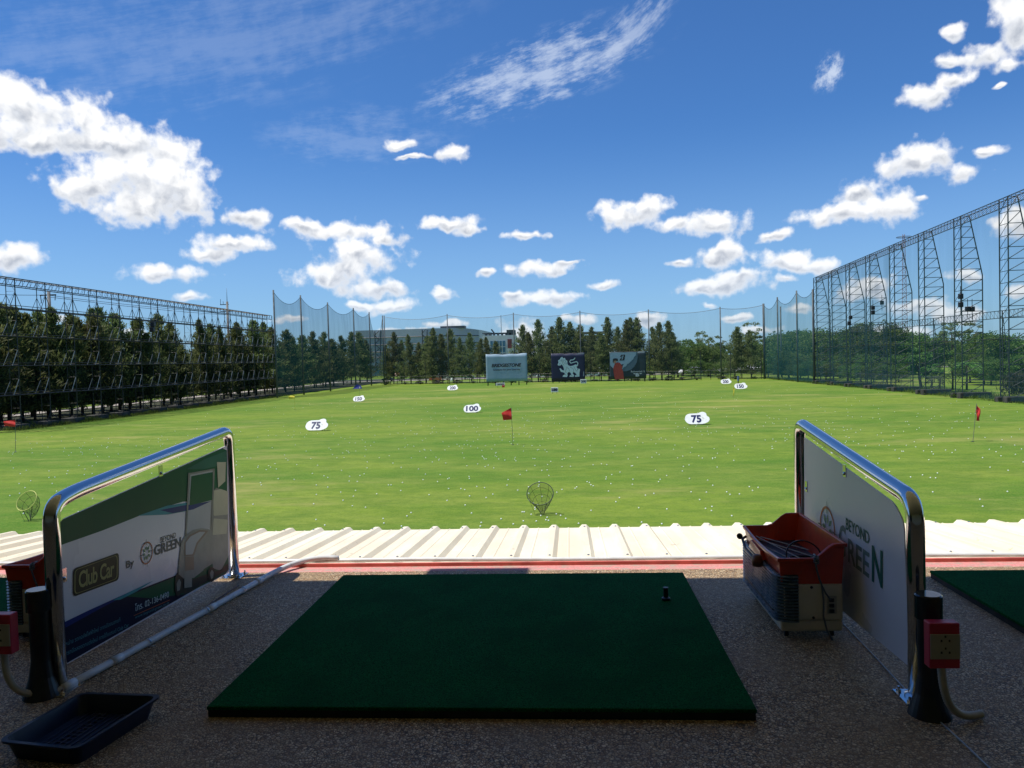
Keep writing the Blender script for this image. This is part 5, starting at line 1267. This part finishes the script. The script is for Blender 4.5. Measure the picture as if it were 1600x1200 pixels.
for k in range(len(tail)-1):
    a = Vector(zp(*tail[k], -0.10-0.004*k)); c = Vector(zp(*tail[k+1], -0.10-0.004*k)); s_ = (c-a).normalized().cross(Vector((0, 1, 0)))*0.10; e_ = (c-a).normalized()*0.06
    b.add([a-s_-e_, c-s_+e_, c+s_+e_, a+s_-e_], [(0, 1, 2, 3)])
em = b.build('lion_emblem', LIONC, pn)
b = MB()
for ln in [[(1200,300),(1225,292),(1240,310)],[(1195,345),(1210,330)],[(1250,275),(1262,320),(1285,345)],[(1275,280),(1290,325),(1310,352)],[(1232,270),(1242,330),(1262,365)],[(1290,380),(1330,410),(1340,450)],[(1300,400),(1280,440),(1290,470)],[(1345,385),(1390,410),(1400,450)],[(1400,375),(1420,420),(1450,450)],[(1255,460),(1290,500)],[(1350,500),(1380,508)],[(1420,505),(1450,508)],[(1240,400),(1262,440)]]:
    for k in range(len(ln)-1):
        a = Vector(zp(*ln[k], -0.15)); c = Vector(zp(*ln[k+1], -0.15)); s_ = (c-a).normalized().cross(Vector((0, 1, 0)))*0.028; b.add([a-s_, c-s_, c+s_, a+s_], [(0, 1, 2, 3)])
b.build('emblem_lines', NAVYV, pn)
b = MB(); b.poly([zp(1535,455,-0.1), zp(1545,455,-0.1), zp(1545,515,-0.1), zp(1530,520,-0.1)]); b.poly([zp(1450,200,-0.1), zp(1552,200,-0.1), zp(1552,212,-0.1), zp(1450,212,-0.1)]); b.build('corner_marks', mat('dull_grey_print', (0.2, 0.24, 0.3), 0.6), pn)
tb, pn, W, z0, z1 = board(953, 1010, 549, 592, 190, 'dark board with golfer in red shirt before a giant golf ball', SLATE); HH = z1-z0
def zq(x, y, off): return (-W+2*W*(x-470)/(978-470), off, z1-(y-168)/(550-168)*HH)
BALLC = mat('print_ball_pale', (0.23, 0.33, 0.43), 0.6, var=0.08, scale=3); BALLS = mat('print_ball_blue', (0.07, 0.12, 0.17), 0.6, var=0.1)
b = MB(); b.poly([zq(x, y, -0.09) for x, y in [(478,180),(862,180),(862,260),(850,320),(815,380),(770,420),(700,445),(640,440),(560,420),(520,400),(478,360)]]); b.build('ball_picture', BALLS, pn)
b = MB(); b.poly([zq(x, y, -0.11) for x, y in [(478,178),(845,182),(838,225),(812,250),(800,280),(775,300),(745,330),(715,345),(700,372),(668,385),(650,410),(630,400),(560,400),(520,400),(478,355)]]); b.build('ball_picture', BALLC, pn)
b = MB(); b.poly([zq(x, y, -0.13) for x, y in [(545,330),(580,315),(615,325),(640,355),(655,380),(640,400),(655,450),(668,552),(540,552),(525,470),(520,390)]]); b.build('golfer_picture', mat('print_red_shirt', (0.30, 0.040, 0.030), 0.6, var=0.15, scale=3), pn)
b = MB(); b.poly([zq(x, y, -0.14) for x, y in [(528,285),(570,280),(560,320),(545,335),(530,325)]]); b.build('golfer_face', mat('print_skin', (0.30, 0.17, 0.12), 0.6), pn)
b = MB(); b.poly([zq(x, y, -0.15) for x, y in [(515,280),(525,262),(555,258),(585,265),(590,295),(570,300),(560,290),(530,292),(522,330),(515,310)]]); b.build('golfer_cap', LB, pn); b = MB(); b.poly([zq(x, y, -0.16) for x, y in [(640,345),(668,345),(655,365),(630,362)]]); b.build('golfer_glove', LB, pn)
b = MB(); b.poly([zq(x, y, -0.12) for x, y in [(640,212),(690,212),(688,245),(680,252),(684,268),(672,292),(605,292),(625,262),(648,240),(612,240)]]); b.build('brand_mark', LB, pn)
b = MB(); b.poly([zq(x, y, -0.13) for x, y in [(655,222),(668,222),(650,280),(638,280)]]); b.build('brand_mark_gap', BALLC, pn)
LGT = mat('pale_grey_print', (0.42, 0.46, 0.5), 0.6)
def U(x): return (x-470)/(978-470)
def V_(y): return 1-(y-168)/(550-168)
btext(pn, 'Reinvented. It', U(765), U(960), V_(462), V_(436), LGT, W, z0, HH, off=-0.13, bold=0.01)
btext(pn, 'B', U(828), U(880), V_(520), V_(474), LGT, W, z0, HH, off=-0.13, bold=0.06)
b = MB(); b.poly([zq(x, y, -0.13) for x, y in [(798,474),(824,474),(824,490),(798,482)]]); b.poly([zq(x, y, -0.13) for x, y in [(884,474),(915,474),(915,482),(884,490)]]); b.poly([zq(x, y, -0.12) for x, y in [(862,178),(960,178),(960,190),(862,190)]]); b.build('lettering_bars', LGT, pn)

# ---------------------------------------------------------------- yardage signs
BLOB = [(0.0,0.36),(0.03,0.22),(0.10,0.06),(0.2,0.0),(0.7,0.0),(0.83,0.07),(0.93,0.16),(0.985,0.30),(0.995,0.42),(0.985,0.54),(0.93,0.62),(0.895,0.66),(0.885,0.86),(0.84,0.95),(0.76,1.0),(0.66,0.97),(0.56,0.88),(0.2,0.86),(0.10,0.78),(0.03,0.64)]
def blob_sign(px0, px1, pyb, txt, label, tu=(0.26, 0.66), tv=(0.12, 0.74)):
    q = onz((px0+px1)/2, pyb, GZ); zz = gz(q.x, q.y); Y = q.y; A = ony(px0, pyb, Y); B = ony(px1, pyb, Y); Wd = B.x-A.x; H = Wd*0.47
    t = thing('yardage_sign', label, 'yardage sign', (A.x, Y, zz), 'yardage signs on the grass')
    TA = rad(33); cT, sT = 1.0, math.tan(TA); LNv = lambda x, z, o=0.0: (x, (z-0.10)*sT+o, z)
    pts = roundcorners([LNv(Wd*u, 0.10+H*v) for u, v in BLOB], 0.25, 3); b = MB(); b.poly(pts, (0, 0.06, 0)); bd = b.build('board', SIGNW, t)
    b = MB(); text_quad(b, txt, LNv(Wd*tu[0], 0.10+H*tv[0], -0.02), LNv(Wd*tu[1], 0.10+H*tv[0], -0.02), LNv(Wd*tu[0], 0.10+H*tv[1], -0.02), bold=0.035); b.build('number', NAVYT, bd, fix=False)
    b = MB()
    for u in (0.2, 0.75): b.bar((Wd*u, 0.08, -0.05), (Wd*u, 0.08+H*0.6*sT, 0.10+H*0.6), 0.03); b.bar((Wd*u, 0.10+H*0.5*sT, H*0.5+0.1), (Wd*u, H*0.5*sT+0.5, 0), 0.02)
    b.build('stand', STEEL, t)
blob_sign(476, 511.5, 673, '75', 'white sign numbered 75 with rounded outline on the left grass')
blob_sign(1071, 1110, 662.5, '75', 'white sign numbered 75 with rounded outline on the right grass')
blob_sign(724, 751.5, 645.5, '100', 'white sign numbered 100 left of the centre flag', (0.14, 0.84), (0.14, 0.76))
blob_sign(551, 569.5, 627.5, '150', 'white sign numbered 150 beyond the left 75 sign', (0.2, 0.76), (0.14, 0.74))
blob_sign(1148, 1168.5, 607.5, '150', 'white sign numbered 150 near the far right corner', (0.2, 0.72), (0.14, 0.74))
blob_sign(698.5, 715.5, 611, '200', 'white sign numbered 200 on the left near the tree row', (0.24, 0.78), (0.14, 0.74))
blob_sign(1126.5, 1143.5, 600, '200', 'white sign numbered 200 on the right near the end net', (0.2, 0.72), (0.14, 0.74))
def sq_sign(px0, px1, pyb, pyt, Y, txt, label, bold=0.05, tcol=NAVYT):
    A = ony(px0, pyb, Y); B = ony(px1, pyb, Y); H = ony(px0, pyt, Y).z-A.z; zz = gz(A.x, Y); Wd = B.x-A.x; base = max(0.05, A.z-zz)
    t = thing('yardage_sign', label, 'yardage sign', (A.x, Y, zz), 'yardage signs on the grass')
    b = MB(); b.box(0, Wd, 0, 0.06, base, base+H); bd = bevel(b.build('board', SIGNW, t), 0.02, 1)
    b = MB(); text_quad(b, txt, (Wd*0.08, -0.012, base+H*0.22), (Wd*0.92, -0.012, base+H*0.22), (Wd*0.08, -0.012, base+H*0.82), bold=bold); b.build('number', tcol, bd, fix=False)
    b = MB(); b.bar((Wd*0.2, 0.08, -0.05), (Wd*0.2, 0.08, base+H*0.5), 0.03); b.bar((Wd*0.8, 0.08, -0.05), (Wd*0.8, 0.08, base+H*0.5), 0.03); b.build('stand', STEEL, t)
sq_sign(861, 872.3, 613, 605.5, 137, '150', 'square white sign with bold 150 below the lion board', 0.09)
sq_sign(907, 916.5, 601.5, 595, 176, '200', 'small square white sign numbered 200 right of the lion board')
sq_sign(775, 789, 602.5, 598.5, 172, '200', 'low white board with a red end under the pale blue board')
q = ony(786, 600, 171.8); b = MB(); b.box(q.x-0.25, q.x+0.35, 171.85, 171.93, gz(q.x, 172)+0.1, gz(q.x, 172)+0.55); tag(b.build('red_marker_block', REDF), 'small red block against the low white board', 'marker')
# blue white marker post, blue bag, white bag
q = onz(1153.5, 600, GZ); b = MB(); b.cur = 0; b.lathe((q.x, q.y, gz(q.x, q.y)), [(0.10, 0), (0.10, 0.7)], 10); b.cur = 1; b.lathe((q.x, q.y, gz(q.x, q.y)+0.7), [(0.2, 0), (0.2, 0.6), (0.16, 1.0)], 10)
tag(b.build('marker_post', [LB, mat('blue_grey_plastic', (0.10, 0.16, 0.28), 0.5)]), 'blue topped marker post above the right 150 sign', 'marker post')
q = onz(558, 607, GZ); b = MB(); b.add([(q.x-1.2, q.y, gz(q.x, q.y)), (q.x+1.2, q.y, gz(q.x, q.y)), (q.x+1.1, q.y+0.9, gz(q.x, q.y)), (q.x-1.0, q.y+0.8, gz(q.x, q.y)), (q.x-0.2, q.y+0.3, gz(q.x, q.y)+1.1), (q.x+0.9, q.y+0.4, gz(q.x, q.y)+0.8)], [(0, 1, 5, 4), (1, 2, 5), (2, 3, 4, 5), (3, 0, 4), (0, 3, 2, 1)])
tag(b.build('blue_tarpaulin', mat('blue_tarp', (0.02, 0.04, 0.30), 0.6)), 'blue tarpaulin heap by the side net pole', 'tarpaulin')
q = onz(663, 600, GZ); 
# ---------------------------------------------------------------- flags
def flag(px, pyb, pyt, m_, label, flagw, flagh, lean=0.0, dirx=-1, droop=0.6, loc=None, polem=None):
    q = onz(px, pyb, GZ); zz = gz(q.x, q.y); Y = q.y; top = ony(px, pyt, Y).z-zz; t = thing('golf_flag', label, 'golf flag', (q.x, Y, zz), 'target flags on the grass')
    b = MB(); b.tube([(0, 0, -0.05), (lean, 0, top)], 0.017, 6); b.build('pole', polem or mat('flag_pole_steel', (0.16, 0.16, 0.13), 0.5), t)
    b = MB(); n = 12; m2_ = 8; vs = []
    for i in range(n+1):
        u = i/n
        for j in range(m2_+1):
            f = j/m2_; x = lean*(1-0.15*f)+dirx*flagw*u*(1-0.25*droop*f); z = top-0.05-flagh*f*(1-0.35*u)-droop*flagh*u*0.75
            vs.append((x, 0.10*math.sin(u*7+f*2)*u+0.05*math.sin(f*6+u*3), z))
    b.add(vs, [(i*(m2_+1)+j, (i+1)*(m2_+1)+j, (i+1)*(m2_+1)+j+1, i*(m2_+1)+j+1) for i in range(n) for j in range(m2_)])
    b.build('cloth', m_, t, smooth=True)
    b = MB(); b.lathe((0, 0, 0), [(0.11, 0.0), (0.11, 0.012), (0.03, 0.03)], 16); b.build('cup', BLACKP, t)
flag(801.5, 695, 636, REDF, 'drooping red flag in the middle of the grass', 0.72, 0.85, -0.05, -1, 0.55)
flag(24, 707, 655, REDF, 'red flag blown out at the left picture edge', 1.05, 0.55, 0.15, -1, 0.25)
flag(1520, 690, 631, REDF, 'red flag hanging close to its leaning pole on the right', 0.28, 1.05, 0.26, 1, 0.5)
flag(461, 640, 616, YELF, 'yellow flag on a thin pole beyond the left 75 sign', 0.95, 0.55, 0.0, -1, 0.6, polem=YELF)
flag(1145.5, 620, 604, YELF, 'furled yellow flag below the right 150 sign', 0.16, 1.4, 0.06, 1, 0.2, polem=YELF)
flag(703, 608, 590, SIGNW, 'white flag left of the pale blue board', 0.5, 0.9, 0.2, 1, 0.1)
flag(562, 624, 604, SIGNW, 'small pale flag above the left 150 sign', 0.15, 0.3, 0.0, 1, 0.1)
# ---------------------------------------------------------------- hoop nets
def hoop(px, pyb, label, ringm, tilt, Rr=0.53):
    q = onz(px, pyb, GZ); zz = gz(q.x, q.y); t = thing('target_hoop_net', label, 'target net', (q.x, q.y, zz), 'hoop nets to chip balls into')
    c = Vector((-0.06, 0, 0.86)); ex = Vector((math.cos(tilt[0]), 0, math.sin(tilt[0]))); ez = Vector((-math.sin(tilt[0])*0.9, 0.42, math.cos(tilt[0])*0.9)).normalized()
    P = [c+ex*Rr*math.cos(a)+ez*Rr*math.sin(a)*tilt[1] for a in np.linspace(0, 2*math.pi, 41)[:-1]]
    b = MB(); b.tube(P, 0.016, 6, closed=True); b.build('hoop', ringm, t, smooth=True)
    n = 40; bot = Vector((0.02, 0.12, 0.10)); rings = []
    for f, k in ((0, 1.0), (0.25, 0.86), (0.5, 0.66), (0.75, 0.42), (1, 0.10)):
        cc_ = c.lerp(bot, f)+Vector((0, 0.28*math.sin(f*math.pi), 0)); rings.append([cc_+(p-c)*k for p in P])
    b = MB(); b.add([p for r in rings for p in r], [(j*n+i, j*n+(i+1) % n, (j+1)*n+(i+1) % n, (j+1)*n+i) for j in range(4) for i in range(n)])
    b.build('net', HOOPNET, t, smooth=True)
    b = MB()
    for i in range(0, n, 5): b.tube([r[i] for r in rings], 0.006, 4)
    for r in rings[1:]: b.tube(r, 0.006, 4, closed=True)
    b.build('net_cords', STEELB, t)
    b = MB(); b.bar(P[27], (0.0, 0.0, 0.0), 0.014, 6); b.bar(P[33], (0.06, 0.0, 0.0), 0.014, 6); b.bar(P[24], (-0.28, 0.1, 0.0), 0.006, 5); b.build('legs', STEEL, t)
    return t
DKRING = mat('dark_hoop', (0.05, 0.06, 0.05), 0.5, var=0.5, scale=3, dirt=((0.6, 0.62, 0.6), 2, 0.6)); YRING = mat('yellow_hoop', (0.62, 0.60, 0.16), 0.5)
hoop(847, 801, 'dark round hoop net standing in the centre foreground grass', DKRING, (0.05, 0.88))
hoop(45, 811, 'tilted yellow hoop net on the grass at the far left', YRING, (0.45, 0.80), 0.50)
# ---------------------------------------------------------------- golf balls
GB = mat('golf_ball_white', (0.95, 0.95, 0.90), 0.4, var=0.02)
rb = random.Random(21)
bm = bmesh.new(); bmesh.ops.create_icosphere(bm, subdivisions=2, radius=0.031); bme = bpy.data.meshes.new('golf_ball'); bm.to_mesh(bme); bm.free(); bme.materials.append(GB)
bme.polygons.foreach_set('use_smooth', [True]*len(bme.polygons))
balls = []
def visible(x, y):
    a, c = proj((x, y, GZ)); return -5 < a < 1605 and c < 840
def addb(x, y):
    if 27 < y < 175 and abs(x) < 56 and rb.random() < 0.55 and visible(x, y): balls.append((x, y))
for (cx_, cy_, s1, s2, n_) in [(-5, 50, 9, 8, 260), (24, 50, 8, 6, 170), (-41, 56, 6, 8, 150), (-1, 34, 6, 5, 70), (0, 62, 22, 10, 240), (24, 66, 12, 8, 90), (-22, 60, 12, 12, 160), (6, 42, 12, 7, 100), (-14, 38, 10, 5, 60), (18, 38, 8, 5, 40), (-26, 43, 8, 6, 60), (2, 80, 22, 12, 240), (-4, 108, 24, 14, 160)]:
    for k in range(n_): addb(rb.gauss(cx_, s1), rb.gauss(cy_, s2))
for k in range(300): addb(rb.uniform(-50, 46), rb.uniform(28, 150))
for (px, py) in [(830,801),(845,803),(855,806),(838,812),(853,810),(857,811),(876,803),(884,808),(816,797),(819,797),(783,808),(904,816),(840,786),(826,768),(836,790)]:
    q = onz(px, py, GZ); balls.append((q.x, q.y))
balls.sort(key=lambda p: p[1])
for k, (x, y) in enumerate(balls[:300]):
    o = bpy.data.objects.new('golf_ball', bme); COL.objects.link(o); o.location = (x, y, gz(x, y)+0.026); tag(o, 'white golf ball lying loose on the range grass', 'golf ball', 'golf balls scattered over the grass')
b = MB(); ico = bmesh.new(); bmesh.ops.create_icosphere(ico, subdivisions=1, radius=0.031); iv_ = [v_.co.copy() for v_ in ico.verts]; if_ = [tuple(v_.index for v_ in f.verts) for f in ico.faces]; ico.free()
for (x, y) in balls[300:]:
    z = gz(x, y)+0.028; b.add([(p.x+x, p.y+y, p.z+z) for p in iv_], if_)
tag(b.build('far_golf_balls', GB, smooth=True, fix=False), 'hundreds of far white golf balls dotted over the range', 'golf balls', None, 'stuff')
